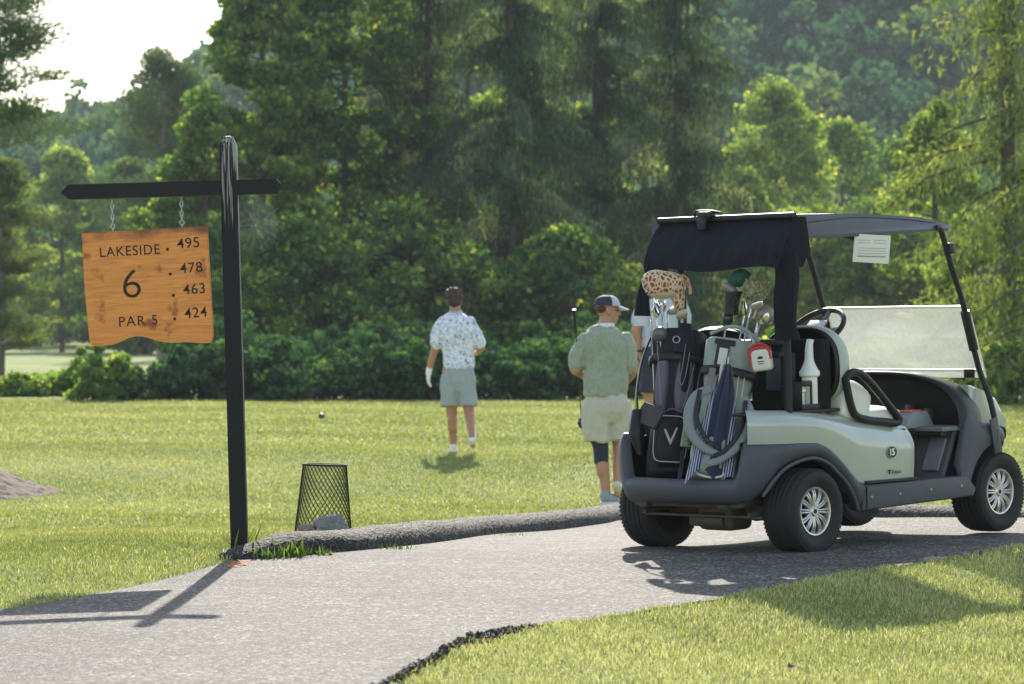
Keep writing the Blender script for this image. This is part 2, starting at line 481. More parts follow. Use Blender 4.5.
# crumbled skirt on the near edge
sk = rows[0].copy()
for lv, (dy, dz) in enumerate([(-.012, -.02), (-.035, -.05), (-.05, -.12)]):
    r_ = rows[0 if lv == 0 else 0].copy()
    jj = np.array([noise.noise(Vector((x * 38, lv * 3.1, 9))) for x in pxs])
    s_ = sk.copy(); s_[:, 1] += dy + jj * .02; s_[:, 2] += dz + jj * .012
    rows.insert(0, s_)
V = np.concatenate(rows); nx = len(pxs)
i, j = np.meshgrid(np.arange(len(rows) - 1), np.arange(nx - 1), indexing='ij'); a = (i * nx + j).ravel()
me = np_mesh('path', V, np.stack([a, a + 1, a + nx + 1, a + nx], 1))
o = link('path', me, ASPH); o['kind'] = 'structure'

# ---- crumbs along the broken near edge
KD = asphalt_mat('shade_dark_crumbs', .03, .09)  # loose crumbs; their darker colour also stands for shade along the rim
mb = MB()
for k in range(900):
    x = random.uniform(-.65, .12) if k < 760 else random.uniform(.0, 2.6); y = float(nearY(x)) - abs(random.gauss(0, .06)) + .015
    r_ = .003 + .011 * random.random() ** 2.2
    bm = bmesh.new(); bmesh.ops.create_icosphere(bm, subdivisions=1, radius=r_)
    for v in bm.verts: v.co *= random.uniform(.7, 1.25)
    mb.bm(bm, Matrix.Translation((x, y, gh(x, y) + r_ * .4)))
o = mb.build('gravel', KD, sharp=20); o['kind'] = 'stuff'; o['label'] = 'dark asphalt crumbs along the broken path edge'

# ---- asphalt kerb berm
kx = [p for p in farp if p[0] > -1.42]
kpts = [Vector((p[0], p[1], 0)) for p in kx] + [Vector((FAR[-3][0], FAR[-3][1], 0)), Vector((4, 22.6, 0))]
kp = catmull(kpts, 14)
acc = [0]
for a_, b_ in zip(kp, kp[1:]): acc.append(acc[-1] + (b_ - a_).length)
# resample
res = []; stp = .016; d = 0; k = 0
while d < acc[-1]:
    while acc[k + 1] < d: k += 1
    f_ = (d - acc[k]) / max(1e-6, acc[k + 1] - acc[k]); res.append((kp[k].lerp(kp[k + 1], f_), d)); d += stp
rings = []
NP_ = 44
for idx, (p, d) in enumerate(res):
    q = res[min(idx + 1, len(res) - 1)][0] - res[max(idx - 1, 0)][0]; q.normalize()
    nn = Vector((-q.y, q.x, 0))
    grow = min(1, (d + .04) / .5) ** .42
    hgt = (.112 + .012 * noise.noise(Vector((d * 1.3, 0, 0)))) * grow; wd = .30 * (0.55 + .45 * grow)
    z0 = float(base_h(p.x, p.y))
    ring = []
    for j_ in range(NP_):
        u = j_ / (NP_ - 1)
        ang = PI * u
        cx = (1 - math.cos(ang)) / 2
        # asymmetric: steeper front
        prof = (math.sin(ang) ** .42)
        c = p + nn * (cx * wd - .02)
        zz = z0 - .05 + (hgt + .05) * prof
        nv = Vector((c.x * 26, c.y * 26, zz * 26)); nl = Vector((c.x * 70, c.y * 70, zz * 70))
        dd = noise.noise(nv) * .003 + noise.noise(nl) * .004 + noise.noise(nl * 2.1) * .004
        c = c + nn * (dd * -math.cos(ang)); zz += dd * math.sin(ang)
        ring.append((c.x, c.y, zz))
    rings.append(ring)
mb = MB(); mb.loft(rings, cap=True)
ko = mb.build('kerb', asphalt_mat('kerb_asphalt', .020, .052, .3), sharp=0); ko['kind'] = 'structure'

# ---- grass blades (uncountable ground cover)
GM = leaf_mat('grass_blade', (.13, .17, .05), (.30, .32, .105), (.60, .57, .33), .44, .03, (1.1, 1.12, .72))
def blades(name, label, x0, x1, y0, y1, n, h, wd, cond, fan=False, sd=.28, dry=0.0):
    if fan:
        Y = y0 + (y1 - y0) * RNG.random(n) ** .85
        half = .165 * Y + 1.0; X = (RNG.random(n) * 2 - 1) * half
    else:
        X = x0 + (x1 - x0) * RNG.random(n); Y = y0 + (y1 - y0) * RNG.random(n)
    k = cond(X, Y); X, Y = X[k], Y[k]; n = len(X)
    Z = ground_h(X, Y) - .003
    pat = np.sin(X * 2.3 + np.sin(Y * 1.7)) * np.sin(Y * 1.9 + np.sin(X * 3.1)) + .5 * np.sin(X * 7 + Y * 5)
    hh = h * (0.55 + .8 * RNG.random(n)) * (1 + .22 * pat); ang = RNG.random(n) * 2 * PI
    lean = .25 + .75 * RNG.random(n) ** 1.5; la = RNG.random(n) * 2 * PI
    wv = wd * (.6 + .8 * RNG.random(n))
    ux, uy = np.cos(ang) * wv / 2, np.sin(ang) * wv / 2
    lx, ly = np.cos(la) * lean * hh, np.sin(la) * lean * hh
    B = np.stack([X, Y, Z], 1)
    a = B + np.stack([ux, uy, 0 * ux], 1); b = B - np.stack([ux, uy, 0 * ux], 1)
    mid = B + np.stack([lx * .35, ly * .35, hh * .6], 1)
    c = mid - np.stack([ux * .8, uy * .8, 0 * ux], 1); d = mid + np.stack([ux * .8, uy * .8, 0 * ux], 1)
    e = B + np.stack([lx, ly, hh * (1 - .3 * lean)], 1)
    V = np.stack([a, b, c, d, e], 1).reshape(-1, 3)
    i0 = np.arange(n) * 5
    T = np.concatenate([np.stack([i0, i0 + 1, i0 + 2], 1), np.stack([i0, i0 + 2, i0 + 3], 1), np.stack([i0 + 3, i0 + 2, i0 + 4], 1)])
    big = np.sin(X * .55 + np.sin(Y * .33) * 2.0) * np.sin(Y * .42 + X * .2) + .6 * np.sin(Y * 1.05 + X * .35 + 2 * np.sin(X * .4))
    tint = np.clip(.40 + .10 * big + .10 * pat + sd * RNG.standard_normal(n) + .45 * (RNG.random(n) > .93 - dry * (.5 + .5 * np.tanh(3 * np.sin(X * 2.1 + 1.3 * np.sin(Y * 2.7)) * np.sin(Y * 1.6 + .8)))) + dry * .15, 0, 1)
    me = np_mesh(name, V, T, np.repeat(tint, 5))
    o = link(name, me, GM); setp(o, label, 'grass', kind='stuff'); return o
offpath = lambda X, Y: (Y > farY(X) + .02) & ~((Y < farY(X) + .27) & (X > -1.42))
MCY = ray(8, 502, ground_h)[1] + 1.30; MCX = (50 - 512) / F * MCY - 1.0
mul = lambda X, Y: ((X - MCX) / 1.02)**2 + ((Y - MCY) / 1.35)**2 > 1
blades('grass', 'short mown blades on the near verge', -.7, 3.9, 9.5, 19.6, 300000, .029, .0036, lambda X, Y: (Y < nearY(X) - .015 - .05 * RNG.random(len(X)) + .085 * sst(-.15, .15, X)), dry=.35)
blades('grass', 'short mown blades beyond the kerb', -6, 4, 13.5, 24, 260000, .027, .0050, lambda X, Y: offpath(X, Y) & mul(X, Y) & (np.abs(X) < .17 * Y + .8), True, sd=.2)
blades('grass', 'mown blades of the middle lawn', -6, 4, 23.5, 40, 190000, .029, .009, lambda X, Y: mul(X, Y), True, sd=.13)
blades('grass', 'mown blades of the far lawn', -6, 4, 39, 64, 120000, .034, .020, lambda X, Y: X == X, True, sd=.10)
# ------------------------------------------------------------------ sign
def post_mat():
    m, t, b = new_mat('weathered_black_paint'); N, L = t.nodes, t.links
    tc = N.new('ShaderNodeTexCoord'); mp = N.new('ShaderNodeMapping'); mp.inputs['Scale'].default_value = (120, 120, 3.0)
    L.new(tc.outputs['Object'], mp.inputs[0])
    n = N.new('ShaderNodeTexNoise'); n.inputs['Scale'].default_value = 1.0; n.inputs['Detail'].default_value = 6; L.new(mp.outputs[0], n.inputs['Vector'])
    sx = N.new('ShaderNodeSeparateXYZ'); L.new(tc.outputs['Object'], sx.inputs[0])
    mr = N.new('ShaderNodeMapRange'); mr.inputs['From Min'].default_value = 1.35; mr.inputs['From Max'].default_value = 2.15
    mr.inputs['To Min'].default_value = -.16; mr.inputs['To Max'].default_value = .13; L.new(sx.outputs['Z'], mr.inputs[0])
    ad = N.new('ShaderNodeMath'); ad.operation = 'ADD'; L.new(n.outputs['Fac'], ad.inputs[0]); L.new(mr.outputs[0], ad.inputs[1])
    cr = N.new('ShaderNodeValToRGB'); e = cr.color_ramp.elements
    e[0].position = .56; e[0].color = (.011, .010, .010, 1); e[1].position = .66; e[1].color = (.30, .28, .27, 1)
    L.new(ad.outputs[0], cr.inputs[0]); L.new(cr.outputs[0], b.inputs['Base Color'])
    b.inputs['Roughness'].default_value = .65; b.inputs['Specular IOR Level'].default_value = .25
    bp = N.new('ShaderNodeBump'); bp.inputs['Strength'].default_value = .5; bp.inputs['Distance'].default_value = .004
    L.new(n.outputs['Fac'], bp.inputs['Height']); L.new(bp.outputs[0], b.inputs['Normal'])
    return m
POSTM = post_mat()
BARM = mat('black_stain', (.012, .011, .012), .6, spec=.25, var=.4, scale=14, bump=.35, bscale=40)
def wood_mat():
    m, t, b = new_mat('honey_pine'); N, L = t.nodes, t.links
    tc = N.new('ShaderNodeTexCoord')
    mp = N.new('ShaderNodeMapping'); mp.inputs['Scale'].default_value = (2.0, 8, 22); L.new(tc.outputs['Object'], mp.inputs[0])
    n = N.new('ShaderNodeTexNoise'); n.inputs['Scale'].default_value = 2.2; n.inputs['Detail'].default_value = 7; n.inputs['Distortion'].default_value = 1.2
    L.new(mp.outputs[0], n.inputs['Vector'])
    cr = N.new('ShaderNodeValToRGB'); e = cr.color_ramp.elements
    e[0].position = .34; e[0].color = (.56, .18, .024, 1); e[1].position = .66; e[1].color = (.76, .28, .042, 1)
    L.new(n.outputs['Fac'], cr.inputs[0])
    n2 = N.new('ShaderNodeTexNoise'); n2.inputs['Scale'].default_value = 5; n2.inputs['Detail'].default_value = 5; L.new(tc.outputs['Object'], n2.inputs['Vector'])
    c2 = N.new('ShaderNodeValToRGB'); e = c2.color_ramp.elements
    e[0].position = .33; e[0].color = (.35, .15, .08, 1); e[1].position = .39; e[1].color = (1, 1, 1, 1)
    L.new(n2.outputs['Fac'], c2.inputs[0])
    # dark weathering along the top edge
    sx = N.new('ShaderNodeSeparateXYZ'); L.new(tc.outputs['Object'], sx.inputs[0])
    ad = N.new('ShaderNodeMath'); ad.operation = 'MULTIPLY_ADD'; ad.inputs[1].default_value = .22; L.new(n2.outputs['Fac'], ad.inputs[0]); L.new(sx.outputs['Z'], ad.inputs[2])
    c3 = N.new('ShaderNodeValToRGB'); e = c3.color_ramp.elements
    e[0].position = .070; e[0].color = (1, 1, 1, 1); e[1].position = .118; e[1].color = (.16, .08, .06, 1)
    L.new(ad.outputs[0], c3.inputs[0])
    vo = N.new('ShaderNodeTexVoronoi'); vo.inputs['Scale'].default_value = 5.2; L.new(tc.outputs['Object'], vo.inputs['Vector'])
    ck = N.new('ShaderNodeValToRGB'); e = ck.color_ramp.elements
    e[0].position = .03; e[0].color = (.14, .05, .02, 1); e[1].position = .10; e[1].color = (1, 1, 1, 1)
    L.new(vo.outputs['Distance'], ck.inputs[0])
    cur = cr.outputs[0]
    for x in (c2, c3, ck):
        mu = N.new('ShaderNodeMix'); mu.data_type = 'RGBA'; mu.blend_type = 'MULTIPLY'; mu.inputs[0].default_value = .85
        L.new(cur, mu.inputs[6]); L.new(x.outputs[0], mu.inputs[7]); cur = mu.outputs[2]
    L.new(cur, b.inputs['Base Color']); b.inputs['Roughness'].default_value = .42
    bp = N.new('ShaderNodeBump'); bp.inputs['Strength'].default_value = .3; bp.inputs['Distance'].default_value = .003
    L.new(n.outputs['Fac'], bp.inputs['Height']); L.new(bp.outputs[0], b.inputs['Normal'])
    return m
sb = Vector((-1.402, 17.52, gh(-1.402, 17.52)))
SM = Matrix.Translation(sb) @ Matrix.Rotation(R(-1.62), 4, 'Y')
sign = thing('sign_post', 'black painted wooden cross post with peeling top beside the path', 'sign post', SM)
mb = MB(); hw = .043
mb.loft([[(sx_ * q, sy_ * q, z) for sx_, sy_ in ((-1, -1), (1, -1), (1, 1), (-1, 1))] for z, q in ((-.12, hw), (2.112, hw), (2.158, hw * .55), (2.161, hw * .1))])
mb.build('post', POSTM, sign)
mb = MB(); bz, bh, bt = 1.895, .038, .034
mb.loft([[(x, sy_ * bt * q, bz + sz_ * bh * q) for sy_, sz_ in ((-1, -1), (1, -1), (1, 1), (-1, 1))] for x, q in ((-.868, .12), (-.825, 1), (-.0435, 1))])
mb.loft([[(x, sy_ * bt * q, bz + sz_ * bh * q) for sy_, sz_ in ((-1, -1), (1, -1), (1, 1), (-1, 1))] for x, q in ((.0435, 1), (.245, 1), (.272, .12))])
mb.build('crossbar', BARM, sign)
STEEL = mat('galvanised', (.35, .36, .38), .4, .9, var=.2)
def chain(x, z0, z1):
    mb = MB(); z = z0; n = max(2, round((z0 - z1) / .026)); st = (z0 - z1) / n
    for k in range(n):
        c = z0 - st * (k + .5); P = []
        for j in range(12):
            a = 2 * PI * j / 12
            q = (.0075 * math.cos(a), st * .66 * math.sin(a))
            P.append((x + q[0], 0, c + q[1]) if k % 2 else (x, q[0], c + q[1]))
        mb.tube(P, .0024, 6, closed=True)
    P = [(x + .011 * math.cos(2 * PI * j / 14), 0, z1 - .008 + .011 * math.sin(2 * PI * j / 14)) for j in range(14)]
    mb.tube(P, .0028, 6, closed=True); mb.cyl((x, 0, z1 - .018), (x, 0, z1 - .04), .003, 8)
    mb.tube([(x + .009 * math.cos(2 * PI * j / 14), 0, z0 + .004 + .009 * math.sin(2 * PI * j / 14)) for j in range(14)], .0024, 6, closed=True)
    return mb.build('chain', STEEL, sign)
chain(-.607, 1.855, 1.722); chain(-.25, 1.855, 1.73)
# hanging board
BM = SM @ Matrix.Translation((-.437, -.0, 1.692)) @ Matrix.Rotation(R(-1.7), 4, 'Y')
board = thing('hanging_sign', 'honey coloured wooden board with carved hole distances hanging from the crossbar', 'sign', BM)
pts = [(-.33, .0), (.318, .0)]
pts += [(.318, -.56)]
for u in np.linspace(1, 0, 22):
    x = -.31 + u * .615; z = -.592 + .048 * math.exp(-((u - .38) / .16)**2) - .012 * (u > .8) * math.sin((u - .8) / .2 * PI / 2) + (.008 if u < .12 else 0)
    pts.append((x, z))
pts += [(-.322, -.55), (-.33, -.3)]
mb = MB(); mb.prism([(x, z) for x, z in pts], -.019, .019, .003, 1); bo = mb.build('board', wood_mat(), board)
INK = mat('burnt_groove', (.028, .016, .010), .8, var=.3)
mb = MB()
def put(txt, x, z, size, rz=0.0, ex=.0003, sp=1.0, sx=1.0, rnd=0.0):
    V, Fc = text_mesh(txt, size, .0007, ex, sp)
    M = Matrix.Translation((x, -.0195, z)) @ Matrix.Rotation(R(rz), 4, 'Y') @ Matrix.Rotation(R(90), 4, 'X') @ Matrix.Diagonal((sx, 1, 1, 1))
    mb.add(V, Fc, M)
put('LAKESIDE', -.088, -.108, .072, 0, sp=1.12, sx=.93)
put('6', -.088, -.283, .215, 0, ex=-.0022, sx=1.05)
put('PAR 5', -.065, -.47, .072, 0, sp=1.15)
for k, (tx, x, z) in enumerate([('.495', .205, -.085), ('.478', .212, -.213), ('.463', .222, -.323), ('.424', .222, -.445)]):
    put(tx[1:], x + .012, z, .075, -1.5, sp=1.08)
    mb.ell((x - .098, -.0195, z - .024), (.0085, .001, .0085), 12, 6)
mb.build('lettering', INK, board, sharp=30)
# faint cobweb under the crossbar
mb = MB(); c = Vector((.13, 0, 1.70))
for k in range(14):
    a = 2 * PI * k / 14 + random.uniform(-.1, .1); r_ = random.uniform(.13, .18)
    mb.cyl(c, c + Vector((math.cos(a) * r_ * .75, 0, math.sin(a) * r_)), .00035, 3)
for q in np.linspace(.02, .15, 13):
    P = [c + Vector((math.cos(2 * PI * k / 14) * q * .75, 0, math.sin(2 * PI * k / 14) * q)) for k in range(14)]
    mb.tube(P, .0003, 3, closed=True)
cw = mb.build('cobweb', mat('spider_silk', (.8, .8, .8), .3), None, sharp=0)
cw.matrix_world = SM
setp(cw, 'pale orb web strung under the short end of the crossbar', 'cobweb')

# ------------------------------------------------------------------ wire basket, rocks, small things
WIRE = mat('green_wire', (.010, .022, .016), .7, spec=.15)
p = at(323, 20.6)
bk = thing('wire_basket', 'upturned dark green wire mesh basket on the lawn behind the kerb', 'basket', Matrix.Translation(p) @ Matrix.Rotation(R(1.5), 4, 'Y'))
H_, r0, r1 = .43, .175, .133
mb = MB(); nS, nV = 34, 20
def bpnt(a, v): rr = r0 + (r1 - r0) * v; return Vector((rr * math.cos(a), rr * math.sin(a), H_ * v))
for sgn in (1, -1):
    for s_ in range(nS):
        P = [bpnt(2 * PI * (s_ + sgn * k * .5) / nS, k / nV) for k in range(0, nV + 1, 2)]
        mb.tube(P, .0019, 4, cap=False)
mb.build('mesh_side', WIRE, bk, sharp=0)
mb = MB(); mb.tube([bpnt(2 * PI * k / 32, 0) + Vector((0, 0, .006)) for k in range(32)], .0055, 8, closed=True)
mb.build('rim', WIRE, bk, sharp=0)
mb = MB(); mb.tube([bpnt(2 * PI * k / 32, 1) for k in range(32)], .0065, 8, closed=True)
for k in range(-5, 6):
    y = k * .022; hwx = math.sqrt(max(0, .132**2 - y * y)); mb.cyl((-hwx, y, H_), (hwx, y, H_), .0014, 4); mb.cyl((y, -hwx, H_), (y, hwx, H_), .0014, 4)
mb.build('base', WIRE, bk, sharp=0)
def rock(name, label, pos, r, m, seed, grp=None):
    bm = bmesh.new(); bmesh.ops.create_icosphere(bm, subdivisions=4, radius=1)
    for v in bm.verts:
        n_ = noise.noise(v.co * 1.3 + Vector((seed, 0, 0))) * .45 + noise.noise(v.co * 3.5 + Vector((seed, 4, 0))) * .25
        v.co = v.co * (1 + n_); v.co = Vector((v.co.x * r[0], v.co.y * r[1], v.co.z * r[2]))
    mb = MB(); mb.bm(bm); o = mb.build(name, m, None, sharp=28); o.location = pos
    return setp(o, label, 'rock', grp)
GR = mat('grey_stone', (.20, .205, .22), .9, var=.3, scale=20, bump=.6, bscale=30)
PK = mat('pink_stone', (.24, .17, .15), .9, var=.3, scale=20, bump=.6, bscale=30)
rock('rock', 'pale grey rock at the foot of the wire basket, the larger one', at(331, 20.1, .055), (.105, .07, .085), GR, 3)
rock('rock', 'small pinkish grey rock at the left foot of the wire basket', at(305, 20.1, .03), (.055, .05, .045), PK, 8)
rock('rock', 'brownish grey rock between the two others at the basket', at(316, 20.25, .02), (.045, .05, .035), PK, 14)
# tee marker
tm = thing('tee_marker', 'small dark green ball tee marker on the far lawn', 'tee marker', at(321.5, 50))
mb = MB(); mb.ell((0, 0, .055), (.05, .05, .045)); mb.build('ball', mat('marker_green', (.01, .07, .04), .35), tm)
mb = MB(); mb.cyl((0, 0, -.03), (0, 0, .02), .012, 8); mb.build('spike', STEEL, tm)
# mulch mound at left
MULCH = mat('bark_mulch', (.10, .065, .05), .95, var=.5, scale=26, bump=1.0, bscale=30)
xs_ = np.linspace(-1.2, 1.2, 120); ys_ = np.linspace(-1.55, 1.55, 120)
def mulch_h(X, Y):
    q = np.sqrt((X / 1.08)**2 + (Y / 1.42)**2)
    return .36 * (1 - sst(.0, 1.06, q)) - .03 * sst(.97, 1.1, q)
Xg, Yg = np.meshgrid(xs_, ys_); cx_, cy_ = MCX, MCY
Zg = ground_h(Xg + cx_, Yg + cy_) + mulch_h(Xg, Yg)
nzv = np.array([noise.noise(Vector((a * 9, b * 9, 2))) * .02 + noise.noise(Vector((a * 25, b * 25, 2))) * .012 for a, b in zip(Xg.ravel(), Yg.ravel())])
nx = 120; i, j = np.meshgrid(np.arange(119), np.arange(119), indexing='ij'); a = (i * nx + j).ravel()
o = link('mulch_bed', np_mesh('mulch_bed', np.stack([Xg.ravel() + cx_, Yg.ravel() + cy_, Zg.ravel() + nzv], 1), np.stack([a, a + 1, a + nx + 1, a + nx], 1)), MULCH)
setp(o, 'brown bark mulch mounded on the lawn', 'mulch', kind='structure')
# fallen leaves
def leaf(name, label, px, py, s, col, rz, onpath):
    hf = (lambda x, y: float(base_h(x, y)) + .008) if onpath else gh
    x, y = ray(px, py, base_h if onpath else ground_h)
    bm = bmesh.new(); n_ = 20; ring = []
    for k in range(n_):
        a = 2 * PI * k / n_; rr = s * (1.0 if k % 4 == 0 else .55 if k % 2 == 0 else .72)
        ring.append(bm.verts.new((rr * math.cos(a), rr * .8 * math.sin(a), .35 * rr * abs(math.sin(a * 1.5)) + .004)))
    c = bm.verts.new((0, 0, .004))
    for k in range(n_): bm.faces.new((c, ring[k], ring[(k + 1) % n_]))
    ext = bmesh.ops.solidify(bm, geom=bm.faces[:], thickness=.0012)
    mb = MB(); mb.bm(bm); o = mb.build(name, mat('dry_leaf', col, .7, var=.25), None, sharp=40)
    o.location = (x, y, hf(x, y) + (0.0 if onpath else .03)); o.rotation_euler = (R(12), R(-10), rz)
    setp(o, label, 'leaf'); return o
leaf('fallen_leaf', 'bright orange fallen leaf at the foot of the sign post', 233, 568, .042, (.85, .27, .03), .3, True)
leaf('fallen_leaf', 'orange fallen leaf nearest the end of the kerb', 243, 566.5, .045, (.80, .30, .05), 1.4, True)
leaf('fallen_leaf', 'brown fallen leaf on the grass in front of the cart', 791, 677, .032, (.30, .10, .05), .7, False)
leaf('fallen_leaf', 'dry tan leaf on the path edge below the front wheel', 902, 566, .022, (.42, .2, .1), .2, False)
# weeds at kerb foot
WM = leaf_mat('weed_leaf', (.06, .12, .03), (.10, .17, .04), (.3, .33, .1), .4)
def tuft(label, px, py, n, h, onp=True, spread=.05):
    x, y = ray(px, py, base_h if onp else ground_h); z = float(base_h(x, y))
    Vs, Fs, T = [], [], []
    for k in range(n):
        a = random.uniform(0, 2 * PI); bx, by = random.gauss(0, spread), random.gauss(0, spread * .5); l = h * random.uniform(.4, 1.1); le = random.uniform(.3, 1.0)
        d = Vector((math.cos(a) * le, math.sin(a) * le, 1)).normalized(); s_ = Vector((-math.sin(a), math.cos(a), 0)) * random.uniform(.003, .007)
        b0 = Vector((bx, by, -.004)); m_ = b0 + d * l * .5; t_ = b0 + d * l + Vector((0, 0, -l * .2 * le)); i0 = len(Vs)
        Vs += [b0 + s_ * .4, b0 - s_ * .4, m_ - s_, m_ + s_, t_ + s_ * .1, t_ - s_ * .1]; Fs += [(i0, i0 + 1, i0 + 2, i0 + 3), (i0 + 3, i0 + 2, i0 + 5, i0 + 4)]; T += [random.random()] * 6
    o = link('weed', np_mesh('weed', [tuple(v) for v in Vs], Fs, T), WM); o.location = (x, y, z); setp(o, label, 'weed'); return o
tuft('grassy weed tuft at the foot of the kerb, nearest the kerb end', 266, 560, 80, .09)
tuft('taller weed tuft growing against the kerb front', 290, 558, 90, .13)
tuft('sparse weed sprig against the kerb, right of the taller one', 322, 556.5, 45, .07)
tuft('upright weed stalks against the base of the sign post', 243, 556, 26, .22, spread=.03)
tuft('low weed at the kerb foot halfway along it', 394, 550, 30, .05)
tuft('flat weed growing at the kerb foot nearest the cart', 511, 537, 30, .045, spread=.08)
# ------------------------------------------------------------------ golf cart
SAGE = mat('sage_paint', (.385, .425, .375), .22, var=.05, scale=3, coat=1.0)
NAVY = mat('navy_roof_plastic', (.042, .048, .095), .42, var=.1, coat=.15)
CLAD = mat('slate_cladding', (.056, .060, .072), .52, var=.30, scale=7, bump=.12, bscale=160)
BLK = mat('black_plastic', (.012, .012, .013), .45, var=.2, spec=.35)
BLKD = mat('matte_black', (.008, .008, .009), .8, var=.2, spec=.2)
FABB = mat('black_canvas', (.010, .011, .017), .85, var=.25, scale=12, bump=.4, bscale=90, spec=.2)
CREAM = mat('cream_vinyl', (.66, .66, .58), .48, var=.05, scale=4)
TUBE = mat('textured_black_tube', (.016, .016, .018), .5, spec=.3, var=.2, bump=.2, bscale=120)
RUB = mat('rubber', (.012, .012, .012), .75, var=.3, scale=18, bump=.3, bscale=60)
ALLOY = mat('alloy', (.62, .60, .55), .33, .75, var=.1)
DARKM = mat('sooty_metal', (.10, .085, .07), .6, .3, var=.5, scale=14, bump=.4)
GREYP = mat('grey_plastic', (.15, .16, .175), .55, var=.15)
FLOORM = mat('dusty_floor_mat', (.075, .078, .085), .85, var=.45, scale=10, bump=.4, bscale=70)
WHITEP = mat('white_plastic', (.75, .76, .72), .38, var=.04)
cart = thing('golf_cart', 'sage green two seat golf cart with navy roof and number 15 on its side', 'golf cart', MC)

def wrap(path, zt, zb, off, rows=10, th=.012, n=6):
    P = catmull([(a, b, 0) for a, b in path], n)
    rings = []
    for k, p in enumerate(P):
        t = (P[min(k + 1, len(P) - 1)] - P[max(k - 1, 0)]).normalized(); nn = Vector((-t.y, t.x, 0))
        a, b = zt(p.x, p.y), zb(p.x, p.y)
        outer = [p + nn * off(v / rows) + Vector((0, 0, b + (a - b) * v / rows)) for v in range(rows + 1)]
        inner = [p + nn * (off(v / rows) - th) + Vector((0, 0, b + (a - b) * v / rows)) for v in range(rows, -1, -1)]
        rings.append(outer + inner)
    return MB().loft(rings)
rearpath = [(.42, -.582), (.25, -.580), (.1, -.575), (0, -.570), (-.1, -.558), (-.2, -.535), (-.3, -.495), (-.385, -.43), (-.445, -.35), (-.475, -.25), (-.487, -.1), (-.487, .1),
            (-.475, .25), (-.445, .35), (-.385, .43), (-.3, .495), (-.2, .535), (-.1, .558), (0, .570), (.1, .575), (.25, .580), (.42, .582)]
ARCH = [(-.5, .280), (-.39, .287), (-.31, .325), (-.225, .43), (-.15, .478), (-.05, .503), (.04, .503), (.13, .470), (.20, .42), (.27, .365), (.33, .29), (.37, .21), (.5, .20)]
TOPD = [(-.6, .607), (-.35, .603), (-.1, .597), (.04, .590), (.11, .570), (.18, .530), (.25, .475), (.31, .425), (.37, .38), (.42, .358), (.5, .355)]
def zb_d(x, y):
    if abs(y) < .40 and x < -.3: return .280
    return interp(ARCH, x)
def zt_d(x, y):
    if x < -.3 and -.435 < y < .42:
        s_ = min(sst(-.435, -.385, y), 1 - sst(.32, .42, y))
        return interp(TOPD, x) * (1 - s_) + .41 * s_ + (.035 * (y > 0)) * (1 - s_)
    return interp(TOPD, x) + (.035 if y > 0 and x < -.1 else 0)
offd = lambda v: -.022 * abs(2 * v - 1) ** 5 - .02 * (1 - v) ** 2 + .012 * (1 - abs(2 * v - 1) ** 2)
wrap(rearpath, zt_d, zb_d, offd, 12, .03, 8).build('rear_bumper', CLAD, cart, 50)
# fender lip round the rear wheel opening
for sy in (-1, 1):
    mb = MB(); mb.tube([(x, sy * (interp([(a_, abs(b_)) for a_, b_ in rearpath[:10][::-1]], x) - .004), z - .004) for x, z in ARCH[2:-1]], .011, 8, smooth=4); mb.build('wheel_arch_lip', CLAD, cart, 60)
# green rear body shells
TOPG = [(-.5, .772), (-.13, .757), (.10, .738), (.29, .714), (.41, .692), (.6, .665), (.80, .640), (.9, .632)]
BOTG = [(-.6, .597), (-.1, .585), (.04, .575), (.18, .51), (.25, .455), (.31, .405), (.37, .36), (.42, .345), (.9, .338)]
offg = lambda v: .006 - .07 * max(0, (v - .55) / .45) ** 2.2 - .012 * (1 - v) ** 3
gp_r = [(.872, -.575), (.7, -.582), (.55, -.586), (.42, -.586), (.25, -.583), (.1, -.578), (0, -.572), (-.1, -.560), (-.2, -.537), (-.3, -.497), (-.345, -.470), (-.375, -.443)]
wrap(gp_r, lambda x, y: interp(TOPG, x), lambda x, y: interp(BOTG, x), offg, 14, .02, 8).build('body_panel', SAGE, cart, 60)
gp_l = [(.05, .574), (.1, .578), (.25, .583), (.42, .586), (.55, .586), (.7, .582), (.872, .575)]
wrap(gp_l, lambda x, y: interp(TOPG, x), lambda x, y: interp(BOTG, x), offg, 14, .02, 8).build('body_panel', SAGE, cart, 60)
# top decks behind the seat
mb = MB(); mb.prism([(-.40, -.36), (-.30, -.455), (-.1, -.51), (.1, -.525), (.30, -.525), (.30, -.36)], .735, .752, .006, 2, plane='xy'); mb.build('deck', BLK, cart)
mb = MB(); mb.prism([(.0, .36), (.0, .52), (.30, .525), (.30, .36)], .735, .752, .006, 2, plane='xy'); mb.build('deck', BLK, cart)
# front of the seat box + seat base
mb = MB(); mb.bb((.32, -.545, .24), (.862, .545, .62), .02); mb.build('seat_base', BLKD, cart)
mb = MB(); mb.bb((-.1, -.54, .5), (.32, .54, .70), .02); mb.bb((.02, -.36, .40), (.1, .36, .78), .01); mb.build('inner_tub', BLKD, cart)
# bag well
mb = MB(); mb.bb((-.42, -.37, .375), (.0, .38, .392), .004); mb.bb((-.36, -.40, .375), (.02, -.372, .60), .008); mb.bb((-.36, .402, .375), (.02, .43, .62), .008); mb.bb((.0, -.37, .392), (.02, .40, .80), .004)
mb.build('bag_well', BLKD, cart)
